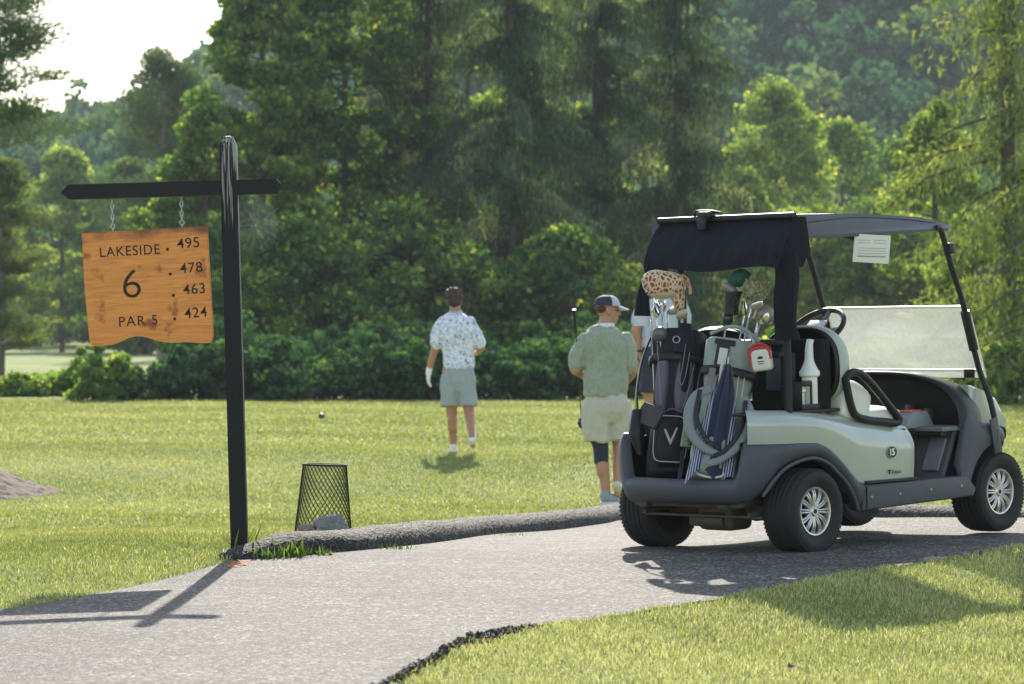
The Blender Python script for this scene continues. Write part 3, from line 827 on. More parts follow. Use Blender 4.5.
# seat cushions
def pillow(c, size, bev=.04, puff=.02):
    bm = bmesh.new(); bmesh.ops.create_cube(bm, size=1)
    bmesh.ops.subdivide_edges(bm, edges=bm.edges[:], cuts=7, use_grid_fill=True)
    for v in bm.verts:
        x, y, z = v.co * 2
        p_ = 7
        f = lambda a: math.copysign(abs(a), a)
        rr = (abs(x)**p_ + abs(y)**p_ + abs(z)**p_) ** (1 / p_); k = max(abs(x), abs(y), abs(z)) / rr if rr else 1
        x, y, z = x * k, y * k, z * k
        pf = (1 - x * x) * (1 - y * y)
        v.co = Vector((x * size[0] / 2, y * size[1] / 2, z * size[2] / 2 + (puff * pf if z > 0 else 0)))
    return bm
mb = MB(); mb.bm(pillow(0, (.56, 1.08, .12), puff=.03), Matrix.Translation((.61, 0, .675)))
mb.bm(pillow(0, (.24, .14, .17), puff=.05), Matrix.Translation((.44, -.47, .76)) @ Matrix.Rotation(.25, 4, 'Y'))
mb.bm(pillow(0, (.24, .14, .17), puff=.05), Matrix.Translation((.44, .47, .76)) @ Matrix.Rotation(.25, 4, 'Y'))
mb.build('seat_cushion', CREAM, cart, 60)
RIMC = mat('sage_grey_vinyl', (.40, .44, .38), .5, var=.05)
# backrests: black shell, cream rim cushion in front
def backring(x, sc, cy, zc=.975, hw=.262, hh=.215):
    return [(x + .10 * ((zc + sc * hh * math.sin(a)) - .8) * -.6, cy + sc * hw * math.copysign(abs(math.cos(a)) ** .75, math.cos(a)), zc + sc * hh * math.copysign(abs(math.sin(a)) ** .75, math.sin(a))) for a in [2 * PI * k / 40 for k in range(40)]]
for cy in (-.285, .285):
    hld = cy
    mb = MB(); mb.loft([backring(.315, .80, cy), backring(.285, .88, cy), backring(.275, .93, cy), backring(.285, .955, cy), backring(.32, .955, cy)])
    b_ = mb.build('backrest', BLK, cart, 60)
    mb = MB(); mb.loft([backring(.318, .90, cy), backring(.30, .97, cy), backring(.315, 1.0, cy), backring(.36, 1.0, cy), backring(.395, .93, cy), backring(.40, .7, cy)])
    mb.build('cushion', RIMC, b_, 60)
# rear panel behind the seats and bag rail
mb = MB(); mb.bb((.13, -.52, .74), (.25, -.05, 1.12), .03, 3); mb.build('cooler_box', BLKD, cart)
mb = MB(); mb.box((.125, -.27, .95), (.008, .20, .2), .003); mb.build('lit_panel_face', mat('blue_lit_panel', (.05, .075, .12), .4), cart)  # bluish light on the dark panel, put into the colour of a thin plate
mb = MB(); mb.bb((-.02, -.42, 1.085), (.03, .50, 1.125), .012); mb.bb((-.005, -.40, .76), (.025, -.37, 1.09), .006); mb.bb((-.005, .42, .76), (.025, .45, 1.09), .006)
mb.bb((-.075, -.42, 1.03), (-.02, .44, 1.06), .012); mb.build('bag_rail', BLK, cart)
# hip restraints
loop = [(.313, .905), (.36, .935), (.43, .932), (.50, .895), (.58, .835), (.665, .765), (.755, .69), (.775, .665), (.74, .650), (.66, .660), (.55, .672), (.44, .69), (.385, .715), (.355, .765), (.33, .84)]
for sy in (-1, 1):
    P = catmull([(x, sy * .555, z) for x, z in loop + loop[:1]], 5)[:-1]
    mb = MB(); mb.tube(P, .0215, 12, closed=True); mb.build('hip_restraint', TUBE, cart, 60)
# rockers, floor, toe board
for sy in (-1, 1):
    mb = MB(); mb.prism([(.40, .200), (1.40, .215), (1.42, .26), (1.34, .332), (.87, .332), (.42, .338)], sy * .50, sy * .592, .014, 3); mb.build('rocker_panel', CLAD, cart)
    mb = MB(); mb.prism([(.425, .341), (.875, .335), (.875, .352), (.425, .358)], sy * .52, sy * .598, .004, 1); mb.build('trim_strip', BLK, cart)
mb = MB(); mb.bb((.86, -.50, .27), (1.26, .50, .312), .006); mb.build('floor', FLOORM, cart)
mb = MB(); mb.prism([(1.22, .312), (1.25, .312), (1.40, .60), (1.36, .60)], -.50, .50, .006, 1); mb.build('toe_board', FLOORM, cart)
mb = MB(); mb.box((1.27, -.42, .45), (.02, .11, .20), .01, rot=(0, R(27), 0)); mb.build('kick_pad', GREYP, cart)
mb = MB(); mb.box((1.16, .22, .39), (.02, .13, .10), .008, rot=(0, R(45), 0)); mb.box((1.16, .05, .38), (.02, .07, .09), .008, rot=(0, R(45), 0)); mb.build('pedals', BLK, cart)
# front fenders + nose
fp = [(1.30, .578), (1.40, .584), (1.52, .588), (1.64, .582), (1.74, .555), (1.83, .48), (1.89, .36), (1.93, .18), (1.94, 0), (1.93, -.18), (1.89, -.36), (1.83, -.48), (1.74, -.555), (1.64, -.582), (1.52, -.588), (1.40, -.584), (1.30, -.578)]
FA = [(1.28, .215), (1.365, .22), (1.385, .30), (1.43, .39), (1.50, .455), (1.60, .50), (1.69, .508), (1.76, .495), (1.82, .46), (1.87, .38), (1.92, .34)]
FT = [(1.28, .34), (1.31, .42), (1.35, .55), (1.375, .66), (1.41, .68), (1.46, .64), (1.54, .608), (1.66, .606), (1.72, .59), (1.78, .56), (1.88, .535), (1.95, .53)]
wrap(fp, lambda x, y: interp(FT, x), lambda x, y: interp(FA, x), lambda v: -.03 * v ** 4 - .012 * (1 - v) ** 3 + .006, 10, .03, 6).build('front_fender', CLAD, cart, 55)
mb = MB(); mb.bb((1.42, -.545, .50), (1.80, .545, .585), .03); mb.bb((1.38, -.40, .24), (1.80, .40, .52), .03); mb.build('front_inner', BLKD, cart)
mb = MB(); mb.prism([(1.50, .60), (1.50, .825), (1.53, .82), (1.57, .805), (1.66, .775), (1.745, .745), (1.785, .70), (1.82, .60), (1.86, .55), (1.5, .56)], -.505, .505, .05, 5); mb.build('front_cowl', SAGE, cart, 60)
for sy in (-1, 1):
    mb = MB(); mb.ell((1.86, sy * .33, .63), (.05, .075, .045)); mb.build('headlight', WHITEP, cart)
# dash hood with big oval opening
def arch(x, sc, hw=.565, z0=.595, hh=.315):
    out = []
    for k in range(33):
        a = PI * k / 32; c_, s_ = math.cos(a), math.sin(a)
        yy = hw * sc * math.copysign(abs(c_) ** .72, c_); zz = z0 + (1 - sc) * .0 + hh * sc * abs(s_) ** .72
        out.append((x + .09 * abs(yy / hw) ** 2.5, yy, zz))
    return out
mb = MB(); mb.loft([arch(1.53, .90), arch(1.44, .95), arch(1.34, .985), arch(1.30, 1.0), arch(1.27, .985), arch(1.262, .955), arch(1.28, .93), arch(1.36, .88), arch(1.38, .80)]); mb.build('dashboard', BLK, cart, 60)
mb = MB(); mb.bb((1.20, -.53, .578), (1.42, .53, .606), .010); mb.build('dash_shelf', GREYP, cart)
mb = MB(); mb.box((1.235, -.40, .565), (.05, .22, .022), .004); mb.box((1.33, -.12, .53), (.10, .18, .06), .01); mb.build('parking_bracket', BLK, cart)
for lo_, hi_ in (((1.34, -.20, .606), (1.40, -.17, .72)), ((1.33, -.33, .606), (1.39, -.305, .70))):
    mb = MB(); mb.bb(lo_, hi_, .006); mb.build('dash_divider', CLAD, cart)
mb = MB(); mb.prism([(1.10, .595), (1.12, .655), (1.18, .69), (1.30, .69), (1.36, .60)], -.36, -.22, .012, 2); mb.build('console', mat('light_grey_plastic', (.24, .26, .28), .45), cart)
mb = MB(); mb.bb((1.17, -.34, .688), (1.27, -.25, .697), .002); mb.build('orange_sticker', mat('orange_label', (.75, .14, .04), .5), cart)
mb = MB(); mb.ell((1.36, .35, .74), (.05, .09, .07)); mb.build('instrument_pod', mat('pale_grey_dial', (.3, .33, .38), .3), cart)
# steering
SC = Vector((1.12, .27, 1.15)); ax = Vector((-.62, 0, .78)).normalized()
e1 = Vector((0, 1, 0)); e2 = ax.cross(e1)
mb = MB(); mb.tube([SC + (e1 * math.cos(2 * PI * k / 40) + e2 * math.sin(2 * PI * k / 40)) * .168 for k in range(40)], .0155, 10, closed=True)
sw = mb.build('steering_wheel', BLK, cart, 60)
mb = MB()
for a in (0, PI, PI * 1.5): mb.tube([SC - ax * .03, SC + (e1 * math.cos(a) + e2 * math.sin(a)) * .16], [.022, .012], 8)
mb.ell(SC - ax * .02, (.05, .05, .035)); mb.build('spoke', GREYP, sw, 60)
mb = MB(); mb.box(SC + Vector((-.01, 0, .02)), (.09, .12, .008), .003, rot=(0, R(-38), 0)); mb.build('scorecard_clip', mat('pale_card', (.55, .6, .7), .4), sw)
mb = MB(); mb.tube([SC - ax * .03, (1.36, .27, .80)], .032, 12); mb.build('steering_column', BLK, cart)
# roof
mb = MB()
rp = [(-.03, 1.655), (.35, 1.662), (.8, 1.672), (1.22, 1.686), (1.39, 1.688), (1.425, 1.705), (1.40, 1.722), (1.28, 1.742), (1.05, 1.762), (.7, 1.778), (.3, 1.786), (-.03, 1.784)]
def roofring(y):
    f = abs(y) / .60
    out = []
    zs = 1 - .0 * f
    for x, z in rp:
        top = z > 1.70
        dz = (-.006 * f ** 3 if top else .0)
        xx = x - (.10 * f ** 4 if x > 1.2 else 0)
        if not top and abs(y) < .55: z = z + .045
        out.append((xx, y, z + dz - (0 if top else .006)))
    return out
ysr = [-.60, -.598, -.59, -.57, -.545, -.5, -.35, -.2, 0, .2, .35, .5, .545, .57, .59, .598, .60]
rings = [[(x, yy_ * (.88 if yy_ < 0 else .80), z) for x, yy_, z in roofring(y)] for y in ysr]
for q in (0, -1):
    rings[q] = [(x * .995, y, 1.715 + (z - 1.715) * .75) for x, y, z in rings[q]]
mb.loft(rings); roof = mb.build('roof', NAVY, cart, 45)
mb = MB(); mb.tube([(.02, -.528, 1.735), (.25, -.528, 1.752), (.5, -.526, 1.762), (.85, -.527, 1.752), (1.15, -.525, 1.730), (1.34, -.50, 1.705)], .007, 8, smooth=6); mb.build('roof_rib', NAVY, roof, 60)
mb = MB(); mb.bb((.45, -.50, 1.655), (.60, -.44, 1.70), .01); mb.tube([(.40, -.47, 1.675), (.50, -.50, 1.645), (.62, -.50, 1.645), (.74, -.47, 1.675)], .012, 8, smooth=5); mb.build('roof_handle', BLK, cart)
# struts
def strut(P, r, nm='roof_strut'):
    mb = MB(); mb.tube(P, r, 12, smooth=4); return mb.build(nm, TUBE, cart, 60)
strut([(1.18, -.525, 1.70), (1.24, -.52, 1.68), (1.32, -.52, 1.50), (1.437, -.52, 1.259), (1.557, -.525, .917), (1.60, -.56, .76), (1.615, -.588, .60), (1.605, -.590, .50)], .0165)
strut([(1.29, .52, 1.69), (1.335, .52, 1.66), (1.42, .52, 1.48), (1.512, .52, 1.251), (1.667, .52, .9), (1.70, .52, .78)], .0165)
strut([(-.10, -.50, .74), (-.10, -.50, 1.2), (-.08, -.50, 1.68)], .02)
strut([(.20, .48, .74), (.21, .48, 1.2), (.20, .48, 1.70)], .026)
mb = MB(); mb.tube([(1.445, -.52, 1.235), (1.52, -.522, 1.02)], .027, 12); mb.build('strut_sleeve', BLK, cart)
mb = MB(); mb.box((1.30, -.535, 1.585), (.05, .03, .06), .006); mb.build('strut_bracket', BLK, cart)
mb = MB(); mb.box((1.36, .52, 1.60), (.05, .05, .035), .006); mb.build('strut_bracket', BLK, cart)
mb = MB(); mb.box((1.60, -.600, .54), (.07, .012, .20), .005, rot=(0, R(-12), 0)); mb.build('strut_foot', CLAD, cart)
# windscreen (lower half, dusty)
m, t, b = new_mat('dusty_windscreen'); N, L = t.nodes, t.links
N.remove(b); out = N['Material Output']
tp = N.new('ShaderNodeBsdfTransparent'); tr = N.new('ShaderNodeBsdfTranslucent'); df = N.new('ShaderNodeBsdfDiffuse'); gl = N.new('ShaderNodeBsdfGlossy')
tr.inputs[0].default_value = (.62, .64, .60, 1); df.inputs[0].default_value = (.6, .62, .6, 1); gl.inputs['Roughness'].default_value = .12
tp.inputs[0].default_value = (.92, .93, .9, 1)
nz_ = N.new('ShaderNodeTexNoise'); nz_.inputs['Scale'].default_value = 45; nz_.inputs['Detail'].default_value = 8
tcn = N.new('ShaderNodeTexCoord'); L.new(tcn.outputs['Object'], nz_.inputs['Vector'])
mrn = N.new('ShaderNodeMapRange'); mrn.inputs['From Min'].default_value = .3; mrn.inputs['From Max'].default_value = .75; mrn.inputs['To Min'].default_value = .40; mrn.inputs['To Max'].default_value = .56
L.new(nz_.outputs['Fac'], mrn.inputs[0])
m0 = N.new('ShaderNodeMixShader'); m0.inputs[0].default_value = .35; L.new(tr.outputs[0], m0.inputs[1]); L.new(df.outputs[0], m0.inputs[2])
m1 = N.new('ShaderNodeMixShader'); L.new(mrn.outputs[0], m1.inputs[0]); L.new(tp.outputs[0], m1.inputs[1]); L.new(m0.outputs[0], m1.inputs[2])
m2 = N.new('ShaderNodeMixShader'); m2.inputs[0].default_value = .06; L.new(m1.outputs[0], m2.inputs[1]); L.new(gl.outputs[0], m2.inputs[2])
L.new(m2.outputs[0], out.inputs['Surface']); GLASS = m
def wsx(z): return 1.485 + (1.257 - z) * .385
mb = MB()
pl = [(-.53, .86), (-.53, 1.20), (-.50, 1.257), (.50, 1.257), (.51, .86)]
V0 = [(wsx(z) + (.02 if y > 0 else -.015), y, z) for y, z in pl]; V1 = [(x + .005, y, z) for x, y, z in V0]
mb.loft([V0, V1]); ws = mb.build('windscreen', GLASS, cart, 0)
TRIM = mat('milky_trim', (.85, .85, .82), .3)
mb = MB(); mb.tube([(wsx(1.262) - .015, -.50, 1.260), (wsx(1.262) + .02, .50, 1.260)], .008, 8); mb.tube([(wsx(.90) - .015, -.52, .90), (wsx(.90) + .02, .50, .90)], .010, 8); mb.build('trim', TRIM, ws)
mb = MB(); mb.box((1.585, -.44, .885), (.012, .07, .05), .004); mb.build('clip', BLK, ws)
# notice under the roof
no = thing('paper_notice', 'white printed notice in a clear sleeve hanging under the navy roof', 'notice', MC @ Matrix.Translation((.56, -.565, 1.66)) @ Matrix.Rotation(R(5), 4, 'X') @ Matrix.Rotation(R(-32), 4, 'Z'))
mb = MB(); mb.box((0, 0, -.07), (.205, .003, .15), 0, rot=(0, R(2), 0)); mb.build('sheet', mat('paper', (.72, .70, .66), .5, var=.03), no)
mb = MB()
for k in range(7):
    if k in (2,): continue
    for q in ((-.045, .07), (.045, .07)) if k < 3 else ((0, .16),): mb.box((q[0], -.0022, -.025 - k * .014), (q[1], .0006, .003), 0)
mb.build('print_lines', mat('grey_ink', (.35, .34, .33), .7), no)
mb = MB(); mb.box((0, -.0022, -.112), (.16, .0006, .005), 0); mb.build('red_rule', mat('red_ink', (.5, .2, .16), .7), no)
# rolled-up bag cover
def flap():
    mb = MB(); nu, nv = 60, 16; G = []
    for iv in range(nv + 1):
        v = iv / nv; row = []
        for iu in range(nu + 1):
            u = iu / nu; hw_ = .50
            y = -.525 + u * (.925 + .02 * math.sin(v * 3))
            x = -.035 - .15 * v - .02 * math.sin(PI * v)
            z = 1.762 - .262 * v + .012 * v * math.sin(u * 9)
            wv = noise.noise(Vector((u * 9, v * 1.6, 1))) * .022 * (v * .8 + .2) + noise.noise(Vector((u * 22, v * 3, 5))) * .008
            row.append(Vector((x + wv, y, z)))
        G.append(row)
    rings = []
    for row in G:
        rings.append(row + [p + Vector((.006, 0, 0)) for p in row[::-1]])
    return mb.loft(rings)
cv = flap().build('bag_cover', FABB, cart, 60)
for sy, tipx in ((-1, .03), (1, .05)):
    mb = MB()
    yy = .53 if sy < 0 else .395; yy *= sy; ring0 = [( -.055, yy, 1.765), (.02, yy * 1.03, 1.765), (.05, yy * 1.03, 1.60), (-.01, yy * 1.02, 1.50), (-.205, yy * .98, 1.495), (-.12, yy, 1.63)]
    mb.loft([ring0, [(x, y - sy * .012, z) for x, y, z in ring0]])
    mb.build('side_flap', FABB, cv, 20)
mb = MB(); mb.tube([(-.045, -.52, 1.772), (-.045, .415, 1.768)], .018, 10); mb.build('cover_rail', BLK, cv)
mb = MB()
rings = []
for k in range(22):
    v = k / 21; z = 1.57 - v * .445; ra = .066 - .008 * v + (.02 if v > .95 else 0); cx2 = -.105 - .01 * v + .012 * math.sin(v * 7)
    rings.append([(cx2 + ra * math.cos(2 * PI * j / 40) * (1 + .22 * noise.noise(Vector((j * .5, z * 5, 0)))) + .01 * noise.noise(Vector((z * 9, 0, 0))), -.505 + .058 * math.sin(2 * PI * j / 40) * (1 + .3 * noise.noise(Vector((math.cos(2*PI*j/40) * 3, z * 3.0, math.sin(2*PI*j/40) * 3)))), z) for j in range(40)])
mb.loft(rings); mb.build('gathered_side', FABB, cv, 60)
mb = MB(); mb.box((-.06, .065, 1.79), (.07, .085, .04), .012, 3); mb.box((-.10, .06, 1.745), (.03, .06, .07), .01, 2); mb.tube([(-.04, -.02, 1.80), (-.05, .05, 1.812), (-.05, .14, 1.812), (-.03, .17, 1.795)], .008, 8, smooth=4); mb.build('buckle', BLK, cv)
# underside
mb = MB(); mb.tube([(0, -.44, .225), (0, .44, .225)], .035, 12); mb.box((-.06, -.02, .20), (.20, .24, .17), .04, 3); mb.tube([(-.14, -.10, .17), (-.14, .06, .17)], .05, 14); mb.tube([(-.05, -.22, .24), (.1, -.22, .24)], .075, 16); mb.tube([(-.28, -.36, .215), (.3, -.36, .25)], .012, 6); mb.tube([(-.28, .36, .215), (.3, .36, .25)], .012, 6)
mb.tube([(-.22, -.40, .20), (-.22, .40, .20)], .008, 6); mb.box((-.10, .10, .17), (.12, .12, .07), .02); mb.build('rear_axle', DARKM, cart)
mb = MB(); mb.bb((-.40, -.30, .25), (1.3, -.24, .30), .01); mb.bb((-.40, .24, .25), (1.3, .30, .30), .01); mb.bb((-.36, -.36, .255), (-.30, .36, .285), .01); mb.tube([(1.65, -.44, .225), (1.65, .44, .225)], .025, 10); mb.build('chassis', DARKM, cart)
for sy in (-1, 1):
    mb = MB(); mb.tube([(-.14, sy * .40, .22), (-.12, sy * .38, .48)], .028, 12)
    mb.build('shock_absorber', DARKM, cart)
# wheels
def tyre_mesh():
    mb = MB(); R0, W = .226, .105
    pf = [(.128, -.078), (.150, -.096), (.175, -.105), (.198, -.104), (.214, -.094), (.222, -.080)]
    g = []
    for yv in np.linspace(-.078, .078, 27):
        gr = any(abs(yv - q) < .0045 for q in (-.045, -.015, .015, .045))
        g.append((R0 - .003 * (yv / .078) ** 2 - (.007 if gr else 0), yv))
    pf = pf + g + [(r_, -y) for r_, y in pf[::-1]]
    mb.revolve(pf, 72, 'y'); return mb
def tread(mb):
    for k in range(60):
        a = 2 * PI * k / 60
        for sy in (-1, 1):
            M = Matrix.Rotation(a, 4, 'Y') @ Matrix.Translation((.2125, sy * .0865, 0)) @ Matrix.Rotation(sy * .25, 4, 'Z')
            bm = bmesh.new(); bmesh.ops.create_cube(bm, size=1)
            for v in bm.verts: v.co = Vector((v.co.x * .012, v.co.y * .024, v.co.z * .013))
            mb.bm(bm, M)
def make_wheel(pos, side):
    # side -1: outer face towards -y
    e = bpy.data.objects.new('wheel', None); COL.objects.link(e); e.parent = cart; e.location = pos
    e.rotation_euler = (0, random.uniform(0, 1), PI if side > 0 else 0)
    mb = tyre_mesh(); tread(mb); mb.build('tyre', RUB, e, 40)
    mb = MB(); mb.revolve([(.118, .0), (.131, .0), (.131, -.078), (.126, -.086), (.118, -.084), (.112, -.060), (.112, .06)], 48, 'y', cap=False); rm = mb.build('rim', ALLOY, e, 40)
    mb = MB(); mb.revolve([(.001, -.030), (.112, -.030), (.132, .07), (.132, .086), (.001, .086)], 40, 'y'); mb.build('rim_recess', BLKD, e, 40)
    mb = MB()
    for k in range(12):
        a = 2 * PI * k / 12
        for da in (-.085, .085):
            P0 = Vector((.030 * math.cos(a + da * 2.2), -.070, .030 * math.sin(a + da * 2.2))); P1 = Vector((.080 * math.cos(a + da), -.074, .080 * math.sin(a + da))); P2 = Vector((.116 * math.cos(a + da * .9), -.062, .116 * math.sin(a + da * .9)))
            mb.tube([P0, P1, P2], [(.0055, .005), (.0065, .007), (.0065, .008)], 8, smooth=3)
    mb.revolve([(.001, -.082), (.020, -.082), (.026, -.074), (.036, -.070), (.036, -.040), (.001, -.040)], 24, 'y')
    mb.build('hub_cap', ALLOY, e, 40)
    mb = MB(); mb.revolve([(.001, -.0845), (.012, -.0845), (.013, -.081)], 16, 'y'); mb.build('hub_badge', BLK, e, 40)
    return e
w0 = make_wheel((0, -.4985, .225), -1)
def dupw(pos, side, spin):
    c = w0.copy(); COL.objects.link(c); c.parent = cart; c.location = pos; c.rotation_euler = (0, spin, PI if side > 0 else 0)
    for ch in [o for o in bpy.data.objects if o.parent == w0]:
        d = ch.copy(); COL.objects.link(d); d.parent = c
dupw((0, .4985, .225), 1, .4); dupw((1.675, -.485, .222), -1, 1.1); dupw((1.65, .485, .222), 1, .2)
# decals
OVM = mat('decal_black', (.012, .012, .013), .35); WHT = mat('decal_white', (.8, .8, .78), .4)
def side_y(z): return -.5905
mb = MB(); cx3, cz3 = .655, .498
mb.loft([[(cx3 + .048 * math.cos(2 * PI * k / 40), yy, cz3 + .034 * math.sin(2 * PI * k / 40)) for k in range(40)] for yy in (-.5925, -.580)]); dec = mb.build('number_plate', OVM, cart)
mb = MB(); mb.tube([(cx3 + .0465 * math.cos(2 * PI * k / 40), -.593, cz3 + .0325 * math.sin(2 * PI * k / 40)) for k in range(40)], .0012, 4, closed=True)
V, Fc = text_mesh('15', .050, .0008, .0014); mb.add(V, Fc, Matrix.Translation((cx3, -.5935, cz3)) @ Matrix.Rotation(R(90), 4, 'X')); mb.build('number', WHT, dec, 0)
mb = MB(); V, Fc = text_mesh('Tempo', .030, .0006, .0002); SH = Matrix.Identity(4); SH[0][1] = .3
mb.add(V, Fc, Matrix.Translation((.690, -.5935, .392)) @ Matrix.Rotation(R(90), 4, 'X') @ SH)
mb.prism([(.622, .406), (.645, .406), (.640, .400), (.636, .400), (.630, .382), (.626, .382), (.630, .399), (.622, .399)], -.5945, -.590); mb.build('lettering', OVM, cart, 0)
# sand bottles in a black rack
rk = thing('bottle_rack', 'black plastic rack holding sand bottles on the cart deck', 'rack', MC @ Matrix.Translation((.08, -.455, .752)))
mb = MB(); mb.bb((-.085, -.055, 0), (.085, .055, .012), .004); mb.bb((-.085, -.055, .0), (-.075, .055, .15), .004); mb.bb((.075, -.055, .0), (.085, .055, .10), .004)
mb.bb((-.085, -.058, .125), (.0, -.05, .155), .003); mb.bb((-.085, -.058, .0), (.085, -.05, .03), .003); mb.bb((-.01, -.058, .0), (.005, -.05, .15), .003); mb.bb((-.085, .05, .125), (.085, .058, .155), .003); mb.build('frame', BLK, rk)
def bottle(dx, dy, label, s_=1.0):
    b_ = thing('sand_bottle', label, 'bottle', MC @ Matrix.Translation((.08 + dx, -.455 + dy, .765)) @ Matrix.Diagonal((.75 if s_ < 1 else 1, .75 if s_ < 1 else 1, s_, 1)), 'sand bottles in the rack')
    mb = MB(); mb.revolve([(.001, 0), (.038, 0), (.043, .01), (.043, .155), (.055, .165), (.056, .185), (.046, .20), (.030, .235), (.0265, .25), (.001, .25)], 28, 'z'); mb.build('bottle_body', WHITEP, b_, 40)
    if s_ < 1: return
    mb = MB(); mb.tube([(0, 0, .235), (0, 0, .29), (.006, 0, .325), (.014, 0, .352)], [.026, .024, .0225, .021], 16, smooth=4); mb.build('spout', WHITEP, b_, 50)
bottle(-.042, 0, 'white sand bottle inside the black rack, lower and nearer the rear', .5)
bottle(.045, -.01, 'white sand bottle with bent spout at the front of the rack')

# small hardware: fender screws, seam lines, bumper reflector, grass clippings stuck on the tyres stay part of the rubber
for x_, z_ in ((.47, .27), (.72, .272), (1.0, .278), (1.28, .28)):
    mb = MB(); mb.revolve([(.001, -.5955), (.007, -.5955), (.009, -.592), (.009, -.58)], 12, 'y', Matrix.Translation((x_, 0, z_))); mb.build('screw', STEEL, cart)
mb = MB(); mb.tube([(.872, -.588, .36), (.872, -.590, .45), (.872, -.589, .55), (.868, -.578, .61)], .0028, 6, smooth=4); mb.build('panel_seam', BLKD, cart, 60)
mb = MB(); mb.tube([(.425, -.594, .215), (.425, -.595, .33)], .0028, 6); mb.build('panel_seam', BLKD, cart, 60)
# ------------------------------------------------------------------ bags, clubs and things on the cart
def W(px, py, Y): return Vector(((px - 512) / F * Y, Y, 1 + (362 - py) / F * Y))
def bag_matrix(b, t, face=(-.80, -.60, 0)):
    B = MC @ Vector(b); T = MC @ Vector(t); z = (T - B).normalized()
    f = MC.to_3x3() @ Vector(face); x = (f - z * f.dot(z)).normalized(); y = z.cross(x)
    return Matrix(((x.x, y.x, z.x, B.x), (x.y, y.y, z.y, B.y), (x.z, y.z, z.z, B.z), (0, 0, 0, 1))), (T - B).length
BAGB = mat('black_nylon', (.010, .010, .012), .68, spec=.3, var=.35, scale=14, bump=.35, bscale=50)
BAGP = mat('plum_grey_nylon', (.115, .095, .125), .7, var=.15, bump=.3, bscale=60)
BAGG = mat('grey_green_nylon', (.26, .30, .26), .68, var=.15, scale=12, bump=.35, bscale=60)
PADG = mat('pale_grey_padding', (.19, .21, .21), .62, var=.12, bump=.3, bscale=70)
WPIP = mat('white_piping', (.42, .40, .39), .6)
CHROME = mat('chrome', (.6, .6, .62), .18, 1.0, var=.1)
GRAPH = mat('graphite', (.02, .02, .022), .3)
def ring_(z, rx, ry, n=36, cx=0, cy=0, ph=0, wob=0):
    return [(cx + rx * math.cos(2 * PI * k / n) * (1 + wob * noise.noise(Vector((math.cos(2 * PI * k / n) * 2, math.sin(2 * PI * k / n) * 2, z * 7 + ph)))),
             cy + ry * math.sin(2 * PI * k / n) * (1 + wob * noise.noise(Vector((math.cos(2 * PI * k / n) * 2, math.sin(2 * PI * k / n) * 2, z * 7 + ph + 9)))), z) for k in range(n)]
def shell(mb, a0, a1, z0, z1, r, th=.012, n=16, m=12, taper=lambda v: 1.0, prof=None):
    """curved patch on the bag cylinder, angles measured from +X (towards viewer)"""
    rings = []
    for j in range(m + 1):
        v = j / m; hw = (a1 - a0) / 2 * taper(v); c = (a0 + a1) / 2
        o_, i_ = [], []
        for k in range(n + 1):
            a = c - hw + 2 * hw * k / n; e = 1 - abs(2 * k / n - 1) ** 6; q = th * e * (prof(v) if prof else 1)
            o_.append(((r + q) * math.cos(a), (r + q) * math.sin(a), z0 + (z1 - z0) * v)); i_.append(((r - .01) * math.cos(a), (r - .01) * math.sin(a), z0 + (z1 - z0) * v))
        rings.append(o_ + i_[::-1])
    mb.loft(rings); return mb
# --- dark bag on the left
LBm, LH = bag_matrix((-.315, .145, .40), (-.10, .245, 1.15))
lb = thing('golf_bag', 'black and plum golf bag with white V on its pocket, strapped on the cart', 'golf bag', LBm, 'golf bags strapped to the cart')
mb = MB(); mb.loft([ring_(z, rx, ry, wob=.10) for z, rx, ry in ((0, .105, .115), (.02, .12, .13), (.1, .118, .128), (.3, .10, .115), (.5, .098, .118), (.62, .11, .13), (.70, .125, .142), (LH, .13, .148), (LH + .01, .12, .14), (LH - .05, .105, .12))])
mb.build('bag_body', BAGB, lb, 60)
mb = MB(); shell(mb, -.62, .62, .03, .315, .125, .055, taper=lambda v: .93 + .12 * v - .25 * v ** 5, prof=lambda v: (1 - abs(2 * v - 1) ** 5) ** .6)
bp_ = mb.build('ball_pocket', BAGB, lb, 60)
P = []
for k in range(40):
    a = 2 * PI * k / 40; u = math.copysign(abs(math.cos(a)) ** .45, math.cos(a)) * .52; v = .172 + .125 * math.copysign(abs(math.sin(a)) ** .45, math.sin(a))
    P.append((.176 * math.cos(u * .95), .176 * math.sin(u), v))
mb = MB(); mb.tube(P, .0028, 6, closed=True); mb.build('piping', WPIP, bp_, 0)
mb = MB(); 
Vv = [(-.035, .222), (-.024, .222), (.004, .165), (.030, .232), (.040, .232), (.008, .140), (.0, .140)]
mb.prism([(y, z) for y, z in Vv], .1805, .184, 0, plane='yz'); mb.build('emblem', WPIP, bp_, 0)
mb = MB(); shell(mb, -.95, -.35, .34, .68, .105, .03, taper=lambda v: .7 + .5 * math.sin(PI * v), prof=lambda v: (1 - abs(2 * v - 1) ** 4) ** .6); mb.build('side_pocket', BAGP, lb, 60)
mb = MB(); shell(mb, .02, .95, .33, .66, .105, .035, taper=lambda v: .55 + .5 * math.sin(PI * v ** .8), prof=lambda v: (1 - abs(2 * v - 1) ** 4) ** .6); mb.build('front_pocket', BAGP, lb, 60)
mb = MB(); shell(mb, .18, .62, .42, .72, .112, .045, taper=lambda v: .5 + .5 * math.sin(PI * v), prof=lambda v: (1 - abs(2 * v - 1) ** 4) ** .6); mb.build('zip_flap', BAGB, lb, 60)
mb = MB()
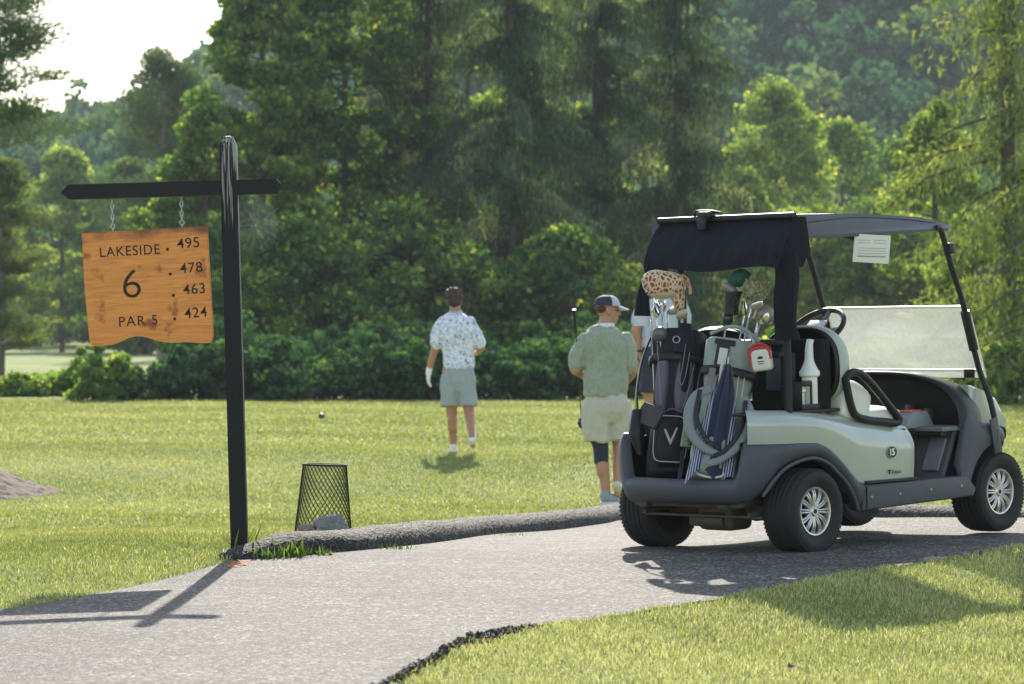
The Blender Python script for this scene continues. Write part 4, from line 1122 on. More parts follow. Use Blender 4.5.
for pts_ in ([(.35, .70), (.28, .58), (.22, .50), (.30, .475), (.42, .54), (.52, .66)], [(.75, .60), (.62, .50), (.48, .40), (.38, .355)], [(1.05, .56), (.95, .46), (.85, .40)], [(-.75, .70), (-.62, .58), (-.50, .45), (-.42, .36)], [(-.3, .325), (0, .345), (.35, .33)]):
    mb.tube([(.160 * math.cos(a * .9) if z > .35 else .14, .15 * math.sin(a), z) for a, z in pts_], .0022, 6, smooth=6)
mb.build('zip_line', mat('grey_zip', (.22, .21, .22), .6), lb, 0)
mb = MB(); mb.tube([(.132 * math.cos(2 * PI * k / 40), .146 * math.sin(2 * PI * k / 40), LH - .15) for k in range(40)], [(.022, .008)] * 40, 8, closed=True, flat=(0, 0, 1)); mb.build('cart_strap', BLK, lb, 60)
mb = MB(); mb.strap([(.14, .06, .16), (.19, .07, .05), (.20, .062, -.05), (.195, .06, -.12)], .022, .004, (1, 0, 0)); mb.box((.198, .06, -.12), (.02, .05, .035), .006); mb.build('hanging_strap', BLK, lb, 60)
mb = MB(); mb.strap([(.02, -.15, LH - .03), (.05, -.185, .62), (.06, -.20, .45), (.08, -.19, .33)], .035, .010, (.3, -1, 0)); mb.tube([(.08, -.19, .34), (.09, -.185, .22), (.08, -.16, .10)], [.03, .045, .012], 8, smooth=4); mb.build('shoulder_strap', BLK, lb, 60)
mb = MB(); mb.box((.12, -.115, .305), (.03, .17, .12), .008, rot=Matrix.Rotation(R(-28), 4, 'X') @ Matrix.Rotation(R(-35), 4, 'Z')); mb.build('hip_pad', mat('brown_black_pad', (.04, .034, .034), .6), lb)
mb = MB(); mb.tube([(.155 + .0 * k, .0 + .018 * math.cos(2 * PI * k / 16), LH - .065 + .018 * math.sin(2 * PI * k / 16)) for k in range(16)], .0035, 6, closed=True); mb.build('ring', STEEL, lb, 0)
mb = MB(); shell(mb, -.1, .75, LH - .13, LH + .035, .135, .018, taper=lambda v: 1 - .45 * v ** 2, prof=lambda v: 1 - v ** 6); mb.build('top_cuff', BAGB, lb, 60)
# --- grey bag on the right
GBm, GH = bag_matrix((-.325, -.150, .39), (-.10, -.150, 1.13))
gb = thing('golf_bag', 'grey green golf bag with curved padded straps, strapped at the right of the cart', 'golf bag', GBm, 'golf bags strapped to the cart')
mb = MB(); mb.loft([ring_(z, rx, ry, wob=.08, ph=3) for z, rx, ry in ((0, .10, .12), (.02, .115, .135), (.12, .115, .13), (.3, .10, .12), (.5, .10, .125), (.62, .108, .14), (GH - .03, .12, .155), (GH - .02, .11, .145), (GH - .07, .095, .12))])
mb.build('bag_body', BAGG, gb, 60)
mb = MB(); shell(mb, -.8, .5, .0, .24, .118, .05, taper=lambda v: .92 + .1 * v, prof=lambda v: (1 - abs(2 * v - 1) ** 5) ** .6); mb.build('lower_pocket', BAGG, gb, 60)
mb = MB(); mb.tube([(.168 * math.cos(a), .165 * math.sin(a), z) for a, z in ((-.85, .20), (-.80, .10), (-.6, .02), (-.2, -.005), (.2, .0), (.42, .03), (.45, .12), (.35, .24))], .007, 8, smooth=6); mb.build('piping', mat('cream_piping', (.5, .49, .42), .5), gb, 0)
mb = MB(); mb.tube([(.105 + .02 * math.sin(PI * k / 12), -.13 + .26 * k / 12, GH - .015 + .055 * math.sin(PI * k / 12)) for k in range(13)], .011, 8); mb.build('handle', BAGG, gb, 60)
mb = MB(); mb.tube([(.122 * math.cos(2 * PI * k / 40), .152 * math.sin(2 * PI * k / 40), GH - .20) for k in range(40)], [(.024, .008)] * 40, 8, closed=True, flat=(0, 0, 1)); mb.build('cart_strap', BLK, gb, 60)
mb = MB(); mb.box((.125, -.045, GH - .115), (.012, .055, .15), .004); mb.box((.120, -.045, GH - .05), (.012, .11, .03), .004); mb.box((.125, -.075, GH - .12), (.008, .02, .14), .003); mb.build('webbing', BLK, gb)
mb = MB(); mb.box((.134, -.045, GH - .13), (.01, .045, .09), .003); mb.strap([(.14, -.04, GH - .15), (.15, -.04, GH - .21), (.16, -.035, GH - .30)], .016, .004, (1, 0, 0)); mb.build('label_tab', mat('off_white_webbing', (.5, .5, .46), .6), gb)
mb = MB(); mb.tube([(.122, .055, GH - .22), (.122, .062, GH - .42)], .003, 6); mb.tube([(.114, .085, GH - .22), (.112, .09, GH - .42)], .003, 6); mb.build('zip_line', mat('cream_piping2', (.5, .5, .4), .5), gb, 0)
mb = MB(); mb.tube([(.16, -.075, .46), (.17, -.14, .41), (.18, -.165, .32), (.185, -.145, .22), (.19, -.07, .145), (.185, .03, .115)], [(.010, .022), (.012, .028), (.013, .030), (.013, .028), (.012, .025), (.01, .017)], 12, smooth=6, flat=(1, 0, 0)); mb.build('strap_pad', PADG, gb, 60)
mb = MB(); mb.tube([(.165, .105, .44), (.18, .145, .36), (.185, .145, .26), (.19, .10, .16), (.19, .03, .09), (.185, -.03, .055)], [(.010, .018), (.012, .027), (.013, .028), (.013, .026), (.012, .023), (.01, .017)], 12, smooth=6, flat=(1, 0, 0)); mb.build('strap_pad', PADG, gb, 60)
mb = MB(); mb.tube([(.182, -.13, .44), (.195, -.125, .30), (.2, -.06, .19), (.2, .02, .15)], [(.004, .012)] * 4, 8, smooth=6, flat=(1, 0, 0)); mb.tube([(.19, .115, .42), (.20, .115, .27), (.205, .06, .15), (.205, .0, .10)], [(.004, .012)] * 4, 8, smooth=6, flat=(1, 0, 0)); mb.build('strap_edging', BLK, gb, 60)
mb = MB(); mb.strap([(.13, -.085, GH - .20), (.155, -.085, GH - .27), (.165, -.088, GH - .34)], .034, .008, (1, 0, 0)); mb.build('strap_top', mat('taupe_webbing', (.17, .14, .14), .6), gb, 60)
# towel hanging from the grey bag
def towel_mat():
    m, t, b = new_mat('striped_towel'); N, L = t.nodes, t.links
    tc = N.new('ShaderNodeTexCoord'); wv = N.new('ShaderNodeTexWave'); wv.inputs['Scale'].default_value = 24; wv.inputs['Distortion'].default_value = .6; wv.bands_direction = 'Y'
    L.new(tc.outputs['Object'], wv.inputs['Vector'])
    sx = N.new('ShaderNodeSeparateXYZ'); L.new(tc.outputs['Object'], sx.inputs[0])
    ab = N.new('ShaderNodeMath'); ab.operation = 'ABSOLUTE'; L.new(sx.outputs['Y'], ab.inputs[0])
    gt = N.new('ShaderNodeMath'); gt.operation = 'GREATER_THAN'; gt.inputs[1].default_value = .055; L.new(ab.outputs[0], gt.inputs[0])
    mu = N.new('ShaderNodeMath'); mu.operation = 'MULTIPLY'; L.new(gt.outputs[0], mu.inputs[0])
    cr = N.new('ShaderNodeValToRGB'); e = cr.color_ramp.elements; e[0].position = .45; e[0].color = (0, 0, 0, 1); e[1].position = .6; e[1].color = (1, 1, 1, 1)
    L.new(wv.outputs['Fac'], cr.inputs[0]); L.new(cr.outputs[0], mu.inputs[1])
    mx = N.new('ShaderNodeMix'); mx.data_type = 'RGBA'; mx.inputs[6].default_value = (.016, .022, .055, 1); mx.inputs[7].default_value = (.34, .36, .46, 1)
    L.new(mu.outputs[0], mx.inputs[0]); L.new(mx.outputs[2], b.inputs['Base Color']); b.inputs['Roughness'].default_value = .95; b.inputs['Sheen Weight'].default_value = .3
    return m
tw = thing('towel', 'navy towel with pale stripes hanging down the front of the grey bag', 'towel', GBm @ Matrix.Translation((.165, 0, 0)))
mb = MB(); rings = []
for j in range(26):
    v = j / 25; z = .60 - .58 * v; hw = .018 + .10 * v ** .75 + .015 * v; rr = []
    o_, i_ = [], []
    for k in range(49):
        u = k / 48 * 2 - 1; fold = (.010 + .006 * v) * math.sin(u * 9 + v * 1.5) + .01 * noise.noise(Vector((u * 4, v * 3, 2)))
        zz = z - (.035 * math.sin(u * 5 + .6) * v ** 3) - .05 * abs(u) * v ** 4
        o_.append((-.012 + fold + .018 * (1 - u * u), u * hw - .01 + .01 * v, zz)); i_.append((-.018 + fold + .018 * (1 - u * u), u * hw - .01 + .01 * v, zz))
    rings.append(o_ + i_[::-1])
mb.loft(rings); mb.build('cloth', towel_mat(), tw, 60)
mb = MB(); mb.tube([(.0, -.01, .60), (.0, -.012, .64)], .006, 8); mb.build('hook', STEEL, tw)
# water bottle in the grey bag's side pocket
wb = thing('water_bottle', 'olive green water bottle with steel cap between the two golf bags', 'bottle', GBm @ Matrix.Translation((.10, -.155, .14)))
mb = MB(); mb.revolve([(.001, 0), (.032, 0), (.034, .01), (.034, .13), (.026, .15), (.018, .155), (.001, .155)], 24, 'z'); mb.build('bottle_body', mat('olive_enamel', (.10, .15, .075), .35), wb)
mb = MB(); mb.revolve([(.001, .156), (.019, .156), (.019, .19), (.012, .195), (.001, .195)], 20, 'z'); mb.build('cap', STEEL, wb)
# rangefinder case
rf = thing('rangefinder_case', 'red and white zipped case clipped to the right side of the grey bag', 'case', Matrix.Translation(W(762, 360, 17.75)) @ Matrix.Rotation(R(-20), 4, 'Z') @ Matrix.Rotation(R(-8), 4, 'Y'))
mb = MB(); mb.bm(pillow(0, (.105, .06, .115), puff=.0), None); mb.build('case_body', mat('bone_shell', (.60, .58, .50), .5), rf, 60)
mb = MB(); mb.tube([(-.050, -.02, -.052), (-.053, -.02, .0), (-.045, -.022, .052), (.0, -.024, .066), (.045, -.022, .052), (.052, -.02, .0)], .008, 8, smooth=5)
mb.tube([(-.050, -.0, -.04), (-.06, -.0, .06), (.0, -.0, .085), (.055, -.0, .05)], .010, 8, smooth=5); mb.build('red_edge', mat('red_trim', (.42, .035, .035), .5), rf, 60)
mb = MB(); mb.ell((0, -.031, .012), (.016, .002, .007)); mb.box((0, -.031, -.008), (.035, .002, .005), 0); mb.box((0, -.031, -.020), (.030, .002, .004), 0); mb.build('badge', BLK, rf)
mb = MB(); mb.tube([(-.03, 0, .07), (-.045, .01, .13), (-.06, .02, .16)], .004, 6, smooth=3); mb.build('clip', STEEL, rf)

# --- clubs: shaft from inside the bag up to a head
def club(label, bagM, base, top, head, grp='golf clubs standing in the bags'):
    base = bagM @ Vector(base); top = Vector(top); z = (top - base).normalized()
    x = Vector((0, -1, 0)); x = (x - z * x.dot(z)).normalized(); y = z.cross(x)
    M = Matrix(((x.x, y.x, z.x, top.x), (x.y, y.y, z.y, top.y), (x.z, y.z, z.z, top.z), (0, 0, 0, 1)))
    c = thing('golf_club', label, 'golf club', M, grp); Ln = (top - base).length
    mb = MB(); mb.tube([(0, 0, -Ln), (0, 0, 0)], [.006, .0045], 8); mb.build('shaft', STEEL, c)
    head(c); return c
def iron(ang, size=1.0):
    def f(c):
        mb = MB(); Rm = Matrix.Rotation(ang, 4, 'Z')
        mb.tube([(0, 0, -.03), (0, 0, .03)], .007, 10)
        bl = [(0.0, .0), (.012, .022), (.05, .045), (.075, .05), (.082, .03), (.075, .0), (.055, -.012), (.015, -.016)]
        mb.prism([(x * size, z * size + .03) for x, z in bl], -.008, .006, .003, 2, M=Rm @ Matrix.Rotation(R(20), 4, 'X')); mb.build('club_head', CHROME, c, 40)
    return f
def wood(m, r=(.058, .05, .032), off=(.035, 0, .025), rot=None, nm='club_head'):
    def f(c):
        mb = MB(); mb.tube([(0, 0, -.03), (0, 0, .02)], .008, 10); mb.ell(off, r, 20, 12, rot); mb.build(nm, m, c, 60)
    return f
YL = 18.22
club('chrome iron with its blade turned left, topmost under the giraffe patterned cover', LBm, (0, -.05, .1), W(655, 306, YL), iron(PI * .9))
club('chrome iron standing furthest left in the black bag', LBm, (0, -.07, .1), W(651, 316, YL), iron(PI * .6))
club('chrome iron showing its face in the middle of the black bag', LBm, (0.03, -.02, .1), W(662, 311, YL - .03), iron(-.3))
club('chrome iron set lowest beside the black bag rim', LBm, (0.03, -.04, .1), W(657, 321, YL - .05), iron(.3, .9))
club('chrome iron right of centre with blade edge on in the black bag', LBm, (0.0, .0, .1), W(667, 318, YL + .03), iron(1.4))
club('grey headed wood tucked low in the black bag', LBm, (0.03, .0, .1), W(660, 334, YL - .08), wood(mat('slate_head', (.11, .115, .11), .35), (.045, .045, .040), (.0, 0, .0)))
club('cream mallet putter leaning right above the black bag', LBm, (0, .06, .1), W(682, 318, YL - .02), wood(mat('cream_mallet', (.5, .47, .34), .5), (.060, .035, .026), (.0, 0, .02), Matrix.Rotation(R(28), 4, 'X')))
YG = 17.93
club('dark driver with a grey brown top standing at the left of the grey bag', GBm, (0, -.08, .1), W(728, 318, YG), wood(GRAPH, (.03, .03, .04), (0, 0, .0)))
club('tan grey driver with a large round head at the right of the grey bag', GBm, (0, .05, .1), W(760, 322, YG), wood(mat('tan_head', (.30, .26, .21), .3), (.045, .065, .048), (.0, .005, .045)))
club('black iron leaning right out of the grey bag, lowest of all', GBm, (0, .07, .1), W(757, 327, YG), iron(.8))
club('chrome iron in the middle of the grey bag', GBm, (0, .0, .1), W(744, 318, YG), iron(.2))
club('chrome iron beside the tan driver in the grey bag', GBm, (0.02, .03, .1), W(750, 312, YG - .04), iron(1.2, .8))
# head covers
def giraffe_mat():
    m, t, b = new_mat('giraffe_plush'); N, L = t.nodes, t.links
    tc = N.new('ShaderNodeTexCoord'); v = N.new('ShaderNodeTexVoronoi'); v.feature = 'DISTANCE_TO_EDGE'; v.inputs['Scale'].default_value = 42
    mp = N.new('ShaderNodeMapping'); mp.inputs['Scale'].default_value = (1.1, .8, .75); L.new(tc.outputs['Object'], mp.inputs[0]); L.new(mp.outputs[0], v.inputs['Vector'])
    cr = N.new('ShaderNodeValToRGB'); e = cr.color_ramp.elements; e[0].position = .10; e[0].color = (.62, .47, .30, 1); e[1].position = .16; e[1].color = (.22, .07, .03, 1)
    L.new(v.outputs['Distance'], cr.inputs[0]); L.new(cr.outputs[0], b.inputs['Base Color']); b.inputs['Roughness'].default_value = .9; b.inputs['Sheen Weight'].default_value = .5
    return m
GIR = giraffe_mat(); CRM = mat('cream_plush', (.58, .43, .26), .9, sheen=.5)
g0 = W(662, 283, YL - .06)
gc = thing('head_cover', 'plush club cover with brown giraffe patches lying over the black bag', 'head cover', Matrix.Translation(g0))
def lp(px, py, dy=0): return W(px, py, YL - .06) - g0 + Vector((0, dy, 0))
mb = MB(); mb.capsule(lp(655, 284), lp(674, 285), .078, .068, 20); mb.capsule(lp(652, 286), lp(650, 290), .06, .05, 16)
mb.capsule(lp(676, 284), lp(679, 305), .05, .03, 14); mb.fused('patched_body', GIR, gc, .005, 5)
mb = MB(); mb.capsule(lp(656, 289.5, -.012), lp(672, 289.5, -.012), .052, .048, 20); mb.fused('cream_belly', CRM, gc, .006, 4)
mb = MB(); mb.tube([lp(681, 276), lp(687, 280), lp(690, 290)], [.014, .012, .010], 10, smooth=5); mb.ell(lp(690, 292), (.012, .012, .014)); mb.build('tail', GIR, gc, 60)
mb = MB(); mb.tube([lp(646, 276, .0), lp(643, 295, -.01), lp(642, 316, -.01)], [.018, .034, .044], 16, smooth=4); mb.build('black_sock', FABB, gc, 60)
mb = MB(); mb.tube([lp(642, 317, -.01), lp(642, 326, -.01)], .042, 16); mb.build('white_band', mat('white_knit', (.6, .62, .66), .9), gc, 60)
hc = thing('head_cover', 'grey brown topped mallet cover on the leftmost club of the grey bag', 'head cover', Matrix.Translation(W(731, 290, YG - .02)))
mb = MB(); mb.ell((0, 0, .0), (.055, .045, .028), 24, 12, Matrix.Rotation(R(38), 4, 'Y')); mb.build('top', mat('taupe_leather', (.20, .165, .155), .35), hc, 60)
mb = MB(); mb.tube([(.012, 0, -.005), (.005, 0, -.07), (.0, 0, -.13)], [.045, .04, .038], 16, smooth=3); mb.tube([(.010 + .02 * math.cos(2 * PI * k / 16), -.042, -.06 + .022 * math.sin(2 * PI * k / 16)) for k in range(16)], .005, 6, closed=True); mb.build('sleeve', BLK, hc, 60)
hc = thing('head_cover', 'fluffy beige pompom cover with a dark green sock above the grey bag', 'head cover', Matrix.Translation(W(755, 288, YG - .02)))
Vs, Fs, T = [], [], []
for k in range(2600):
    d = Vector((random.gauss(0, 1), random.gauss(0, 1), random.gauss(0, 1))).normalized(); c = d * .07 * random.uniform(.78, 1.08)
    c.z *= .98; s_ = Vector((random.gauss(0, 1), random.gauss(0, 1), random.gauss(0, 1))).normalized(); u = d.cross(s_).normalized() * .0035; l = (d * .5 + s_ * .8).normalized() * .011
    i0 = len(Vs); Vs += [c - u - l * .5, c + u - l * .5, c + u + l, c - u + l]; Fs.append((i0, i0 + 1, i0 + 2, i0 + 3)); T += [min(1, max(0, random.gauss(.5, .3)))] * 4
link('pompom', np_mesh('pompom', [tuple(v) for v in Vs], Fs, T), leaf_mat('wool', (.26, .27, .17), (.50, .47, .33), (.75, .70, .54), .3), hc)
mb = MB(); mb.ell((0, 0, 0), .058, 20, 12); mb.build('pompom_core', mat('wool_core', (.22, .21, .14), .95), hc)
mb = MB(); mb.tube([(-.02, 0, .03), (-.07, 0, .055), (-.11, 0, .03), (-.125, .0, .0)], [.03, .048, .036, .015], 16, smooth=5); mb.build('green_sock', mat('bottle_green_knit', (.012, .075, .045), .85, bump=.4), hc, 60)
mb = MB(); mb.tube([(.0, -.01, -.05), (.005, -.02, -.11), (-.01, -.02, -.16)], [.010, .008, .006], 8, smooth=4); mb.build('tassel', mat('cream_tassel', (.55, .5, .36), .8), hc, 60)

# ------------------------------------------------------------------ people
SKIN = mat('skin', (.40, .19, .115), .5, var=.08, scale=14)
SKIN2 = mat('fair_skin', (.40, .20, .125), .5, var=.08, scale=14)
HAIR = mat('brown_hair', (.045, .022, .012), .6, var=.4, scale=60, bump=.6, bscale=80)
def pattern_mat(name, base, spots, sc=38, th=(.47, .53), rough=.8, det=3):
    m, t, b = new_mat(name); N, L = t.nodes, t.links
    tc = N.new('ShaderNodeTexCoord'); cur = None
    for k, (c, sc_, lo, hi) in enumerate(spots):
        n = N.new('ShaderNodeTexNoise'); n.inputs['Scale'].default_value = sc_; n.inputs['Detail'].default_value = det; n.inputs['Distortion'].default_value = 1.4
        mp = N.new('ShaderNodeMapping'); mp.inputs['Location'].default_value = (k * 3.7, k * 1.3, k * 5); L.new(tc.outputs['Object'], mp.inputs[0]); L.new(mp.outputs[0], n.inputs['Vector'])
        cr = N.new('ShaderNodeValToRGB'); e = cr.color_ramp.elements; e[0].position = lo; e[0].color = (0, 0, 0, 1); e[1].position = hi; e[1].color = (1, 1, 1, 1)
        L.new(n.outputs['Fac'], cr.inputs[0]); mx = N.new('ShaderNodeMix'); mx.data_type = 'RGBA'
        if cur is None: mx.inputs[6].default_value = (*base, 1)
        else: L.new(cur, mx.inputs[6])
        mx.inputs[7].default_value = (*c, 1); L.new(cr.outputs[0], mx.inputs[0]); cur = mx.outputs[2]
    L.new(cur, b.inputs['Base Color']); b.inputs['Roughness'].default_value = rough; b.inputs['Sheen Weight'].default_value = .15
    return m
def limb(mb, pts_, rr, seg=14):
    for (a, b), (ra, rb) in zip(zip(pts_, pts_[1:]), zip(rr, rr[1:])): mb.capsule(a, b, ra, rb, seg)
def hand(mb, wrist, d, palm_n, size=1.0, curl=.5, side=1):
    """palm + four fingers + thumb; d direction of the hand, palm_n normal of the palm"""
    w_ = Vector(wrist); d = Vector(d).normalized(); n = Vector(palm_n); n = (n - d * n.dot(d)).normalized(); s_ = d.cross(n) * side
    mb.capsule(w_, w_ + d * .03 * size, .027 * size, .030 * size, 10)
    for q in (-.024, -.008, .008, .024): mb.capsule(w_ + d * .02 * size + s_ * q * .7 * size, w_ + d * .085 * size + s_ * q * size, .016 * size, .014 * size, 8)
    for q, ln in ((-.030, .058), (-.010, .074), (.011, .080), (.031, .070)):
        a = w_ + d * .088 * size + s_ * q * size; f1 = (d * math.cos(curl * .6) + n * math.sin(curl * .6)); f2 = (d * math.cos(curl * 1.7) + n * math.sin(curl * 1.7))
        b = a + f1 * ln * .5 * size; c = b + f2 * ln * .5 * size
        mb.capsule(a, b, .0095 * size, .0085 * size, 8); mb.capsule(b, c, .0085 * size, .0075 * size, 8)
    a = w_ + d * .03 * size + s_ * .028 * size; b = a + (d * .6 + s_ * .6 + n * .3).normalized() * .04 * size; c = b + (d * .9 + s_ * .2 + n * .35).normalized() * .032 * size
    mb.capsule(a, b, .0135 * size, .011 * size, 8); mb.capsule(b, c, .011 * size, .009 * size, 8)
def headM(c, yaw, pitch=0, roll=0): return Matrix.Translation(c) @ Matrix.Rotation(yaw, 4, 'Z') @ Matrix.Rotation(pitch, 4, 'X') @ Matrix.Rotation(roll, 4, 'Y')
def head(mb, M):
    # local: face toward +Y
    E_ = lambda c, r, rot=None: mb.add(*(lambda t: (t.V, t.F))(MB().ell(c, r, 20, 14, rot)), M)
    E_((0, -.012, .025), (.075, .095, .092)); E_((0, .015, -.035), (.062, .075, .075)); E_((0, .055, -.085), (.035, .034, .03))
    E_((0, .083, .022), (.052, .016, .015)); E_((0, .098, -.012), (.013, .018, .028)); E_((0, .106, -.030), (.017, .015, .012))
    E_((0, .088, -.060), (.026, .013, .007)); E_((0, .086, -.072), (.022, .013, .007))
    for s_ in (-1, 1): E_((s_ * .076, -.005, -.012), (.010, .020, .032), Matrix.Rotation(.3, 4, 'X')); E_((s_ * .042, .062, -.022), (.024, .022, .02))
def eyes(parent, M):
    mb = MB()
    for s_ in (-1, 1): mb.ell((s_ * .031, .083, .004), (.011, .010, .008))
    mb.V = [M @ v for v in mb.V]; mb.build('eye', mat('eye_dark', (.08, .05, .04), .2), parent)
def torso(mb, rings_, n=36, e=.85):
    rr = []
    P = [Vector((a, b, c)) for a, b, c, _, _ in rings_]
    for k in range(len(rings_) - 1):
        for q in range(4):
            t = q / 4; a, b = rings_[k], rings_[k + 1]; rr.append([u + (v - u) * (t * t * (3 - 2 * t) * .5 + t * .5) for u, v in zip(a, b)])
    rr.append(list(rings_[-1]))
    mb.loft([[(cx + rx * math.copysign(abs(math.cos(a)) ** e, math.cos(a)), cy + ry * math.copysign(abs(math.sin(a)) ** e, math.sin(a)), z) for a in [2 * PI * k / n for k in range(n)]] for cx, cy, z, rx, ry in rr])
def shoe(parent, ankle, toe_dir, m, sole_m, pitch=0.0):
    """ankle joint above heel; toe_dir horizontal; pitch>0 lifts heel"""
    t = Vector(toe_dir).normalized(); s_ = Vector((t.y, -t.x, 0)); up = Vector((0, 0, 1))
    Rm = Matrix.Rotation(-pitch, 3, s_) if pitch else Matrix.Identity(3)
    A = Vector(ankle)
    def Q(a, b, c): return A + Rm @ (t * a + s_ * b + up * c)
    mb = MB(); mb.capsule(Q(-.02, 0, -.005), Q(-.015, 0, -.04), .042, .042); mb.capsule(Q(-.02, 0, -.045), Q(.10, 0, -.048), .038, .045); mb.capsule(Q(.10, 0, -.05), Q(.175, 0, -.058), .044, .033); mb.capsule(Q(.0, 0, -.01), Q(.09, 0, -.035), .036, .036)
    o = mb.fused('shoe', m, parent, .007, 4)
    mb = MB(); rings = []
    for zz, g in ((-.092, .94), (-.086, 1.0), (-.068, 1.0)):
        rings.append([Q(.07 + .142 * math.cos(a) * g, (.043 + .008 * math.cos(a)) * math.sin(a) * g, zz) for a in [2 * PI * k / 28 for k in range(28)]])
    mb.loft(rings); mb.build('sole', sole_m, o, 50)
    return o
WSHOE = mat('white_shoe', (.72, .72, .70), .5); TSOLE = mat('tan_sole', (.55, .38, .20), .6); YSOLE = mat('amber_sole', (.62, .36, .06), .5); GSHOE = mat('pale_blue_shoe', (.26, .30, .36), .5)
WSOLE = mat('white_sole', (.7, .7, .68), .5)

# person 1 : walking away on the lawn
P1 = at(464, 37.0, -.03); V_ = lambda *a: Vector(a)
p1 = thing('person', 'man walking away over the lawn in white floral polo, grey shorts and one white glove', 'person', P1)
H1 = headM((-.105, .06, 1.695), R(4), R(-6), R(-3))
mb = MB(); head(mb, H1); limb(mb, [V_(-.10, .045, 1.64), V_(-.09, .03, 1.52)], [.058, .062])
mb.capsule(V_(-.085, .01, 1.40), V_(-.07, 0, 1.05), .09, .09, 20)
limb(mb, [V_(-.215, .01, 1.40), V_(-.318, .0, 1.17), V_(-.385, .04, .93)], [.048, .043, .029])
limb(mb, [V_(.06, .01, 1.40), V_(.188, .0, 1.18), V_(.14, .20, 1.12)], [.048, .043, .030])
hand(mb, V_(.13, .21, 1.12), (-.5, .8, 0), (0, .2, -1), curl=.9, side=1)
limb(mb, [V_(-.15, .0, .93), V_(-.135, .07, .50), V_(-.115, .12, .10)], [.088, .062, .036]); mb.capsule(V_(-.132, .045, .40), V_(-.128, .06, .30), .052, .05)
limb(mb, [V_(.02, .0, .93), V_(.055, -.02, .50), V_(.09, -.30, .22)], [.088, .060, .036]); mb.capsule(V_(.062, -.09, .43), V_(.07, -.14, .36), .052, .048)
mb.capsule(V_(-.115, .12, .10), V_(-.11, .2, .05), .034, .03); mb.capsule(V_(.09, -.30, .22), V_(.10, -.26, .12), .034, .03)
b1 = mb.fused('body', SKIN, p1, .007, 3); eyes(b1, H1)
mb = MB(); torso(mb, [(-.055, 0, .955, .165, .115), (-.055, 0, 1.02, .165, .118), (-.065, .0, 1.14, .160, .112), (-.075, .0, 1.28, .185, .120), (-.08, .005, 1.38, .203, .118), (-.08, .01, 1.46, .185, .100), (-.085, .02, 1.52, .115, .080), (-.09, .03, 1.555, .068, .068)])
mb.capsule(V_(-.225, .01, 1.435), V_(-.290, .0, 1.28), .070, .067, 18); mb.capsule(V_(-.285, .0, 1.29), V_(-.305, .0, 1.235), .066, .063, 18); mb.capsule(V_(.07, .01, 1.435), V_(.145, .0, 1.275), .070, .067, 18); mb.capsule(V_(.14, .0, 1.29), V_(.165, .0, 1.235), .066, .063, 18)
FLORAL = pattern_mat('floral_polo', (.72, .75, .84), [((.50, .54, .68), 16, .52, .57), ((.07, .08, .17), 22, .60, .625), ((.34, .36, .36), 26, .61, .64)])
sh = mb.fused('shirt', FLORAL, p1, .008, 3, wr=.055, wscale=6.5, stretch=(1.3, 1.3, .6))
mb = MB(); mb.tube([(-.09 + .066 * math.cos(2 * PI * k / 24), .03 + .066 * math.sin(2 * PI * k / 24), 1.565 + .012 * math.sin(2 * PI * k / 24)) for k in range(24)], [(.022, .008)] * 24, 8, closed=True, flat=(0, 0, 1)); mb.build('collar', mat('blue_grey_collar', (.36, .40, .50), .8), sh, 60)
SHORTG = mat('grey_shorts', (.31, .345, .36), .85, var=.08, bump=.3, bscale=40)
mb = MB(); torso(mb, [(-.055, 0, .985, .148, .102), (-.06, -.003, .90, .172, .122), (-.06, -.003, .80, .170, .118), (-.055, .0, .70, .14, .085)])
mb.loft([[(cx + r_ * math.cos(a), cy + r_ * 1.1 * math.sin(a), z) for a in [2 * PI * k / 24 for k in range(24)]] for cx, cy, z, r_ in ((-.14, .0, .88, .10), (-.145, .02, .70, .108), (-.148, .045, .545, .110))])
mb.loft([[(cx + r_ * math.cos(a), cy + r_ * 1.1 * math.sin(a), z) for a in [2 * PI * k / 24 for k in range(24)]] for cx, cy, z, r_ in ((.015, .0, .88, .10), (.035, -.005, .70, .102), (.052, -.015, .555, .100))])
mb.fused('shorts', SHORTG, p1, .008, 3, wr=.035, wscale=7, stretch=(1.3, 1.3, .45))
mb = MB(); mb.tube([(-.055 + .150 * math.cos(2 * PI * k / 30), .105 * math.sin(2 * PI * k / 30), .985) for k in range(30)], [(.016, .006)] * 30, 8, closed=True, flat=(0, 0, 1)); mb.build('belt', BLK, p1, 60)
mb = MB(); limb(mb, [V_(-.378, .038, .955), V_(-.385, .04, .92)], [.034, .034]); hand(mb, V_(-.385, .04, .93), (-.05, .12, -1), (.9, .3, 0), 1.12, .35, side=-1); mb.fused('glove', mat('white_glove', (.75, .76, .78), .6), p1, .006, 2)
shoe(p1, (-.115, .12, .10), (.1, 1, 0), WSHOE, WSOLE); shoe(p1, (.092, -.30, .20), (.05, 1, 0), WSHOE, TSOLE, pitch=-.95)
mb = MB(); E2 = lambda c, r: mb.add(*(lambda t: (t.V, t.F))(MB().ell(c, r, 24, 16)), H1)
E2((0, -.022, .045), (.088, .104, .092)); E2((0, -.055, -.01), (.076, .062, .065)); E2((-.02, .03, .10), (.06, .055, .035)); hr = mb.fused('hair', HAIR, p1, .006, 2, wr=.03, wscale=30)
mb = MB(); mb.tube([H1 @ V_(.092 * math.sin(a), .092 * math.cos(a) * 1.1 + .0, .075) for a in np.linspace(-1.9, 1.9, 16)], [(.014, .005)] * 16, 8, flat=(0, 0, 1)); mb.add(*(lambda t: (t.V, t.F))(MB().ell((.062, .065, .09), (.03, .03, .02))), H1); mb.build('sunglasses', BLK, p1, 60)

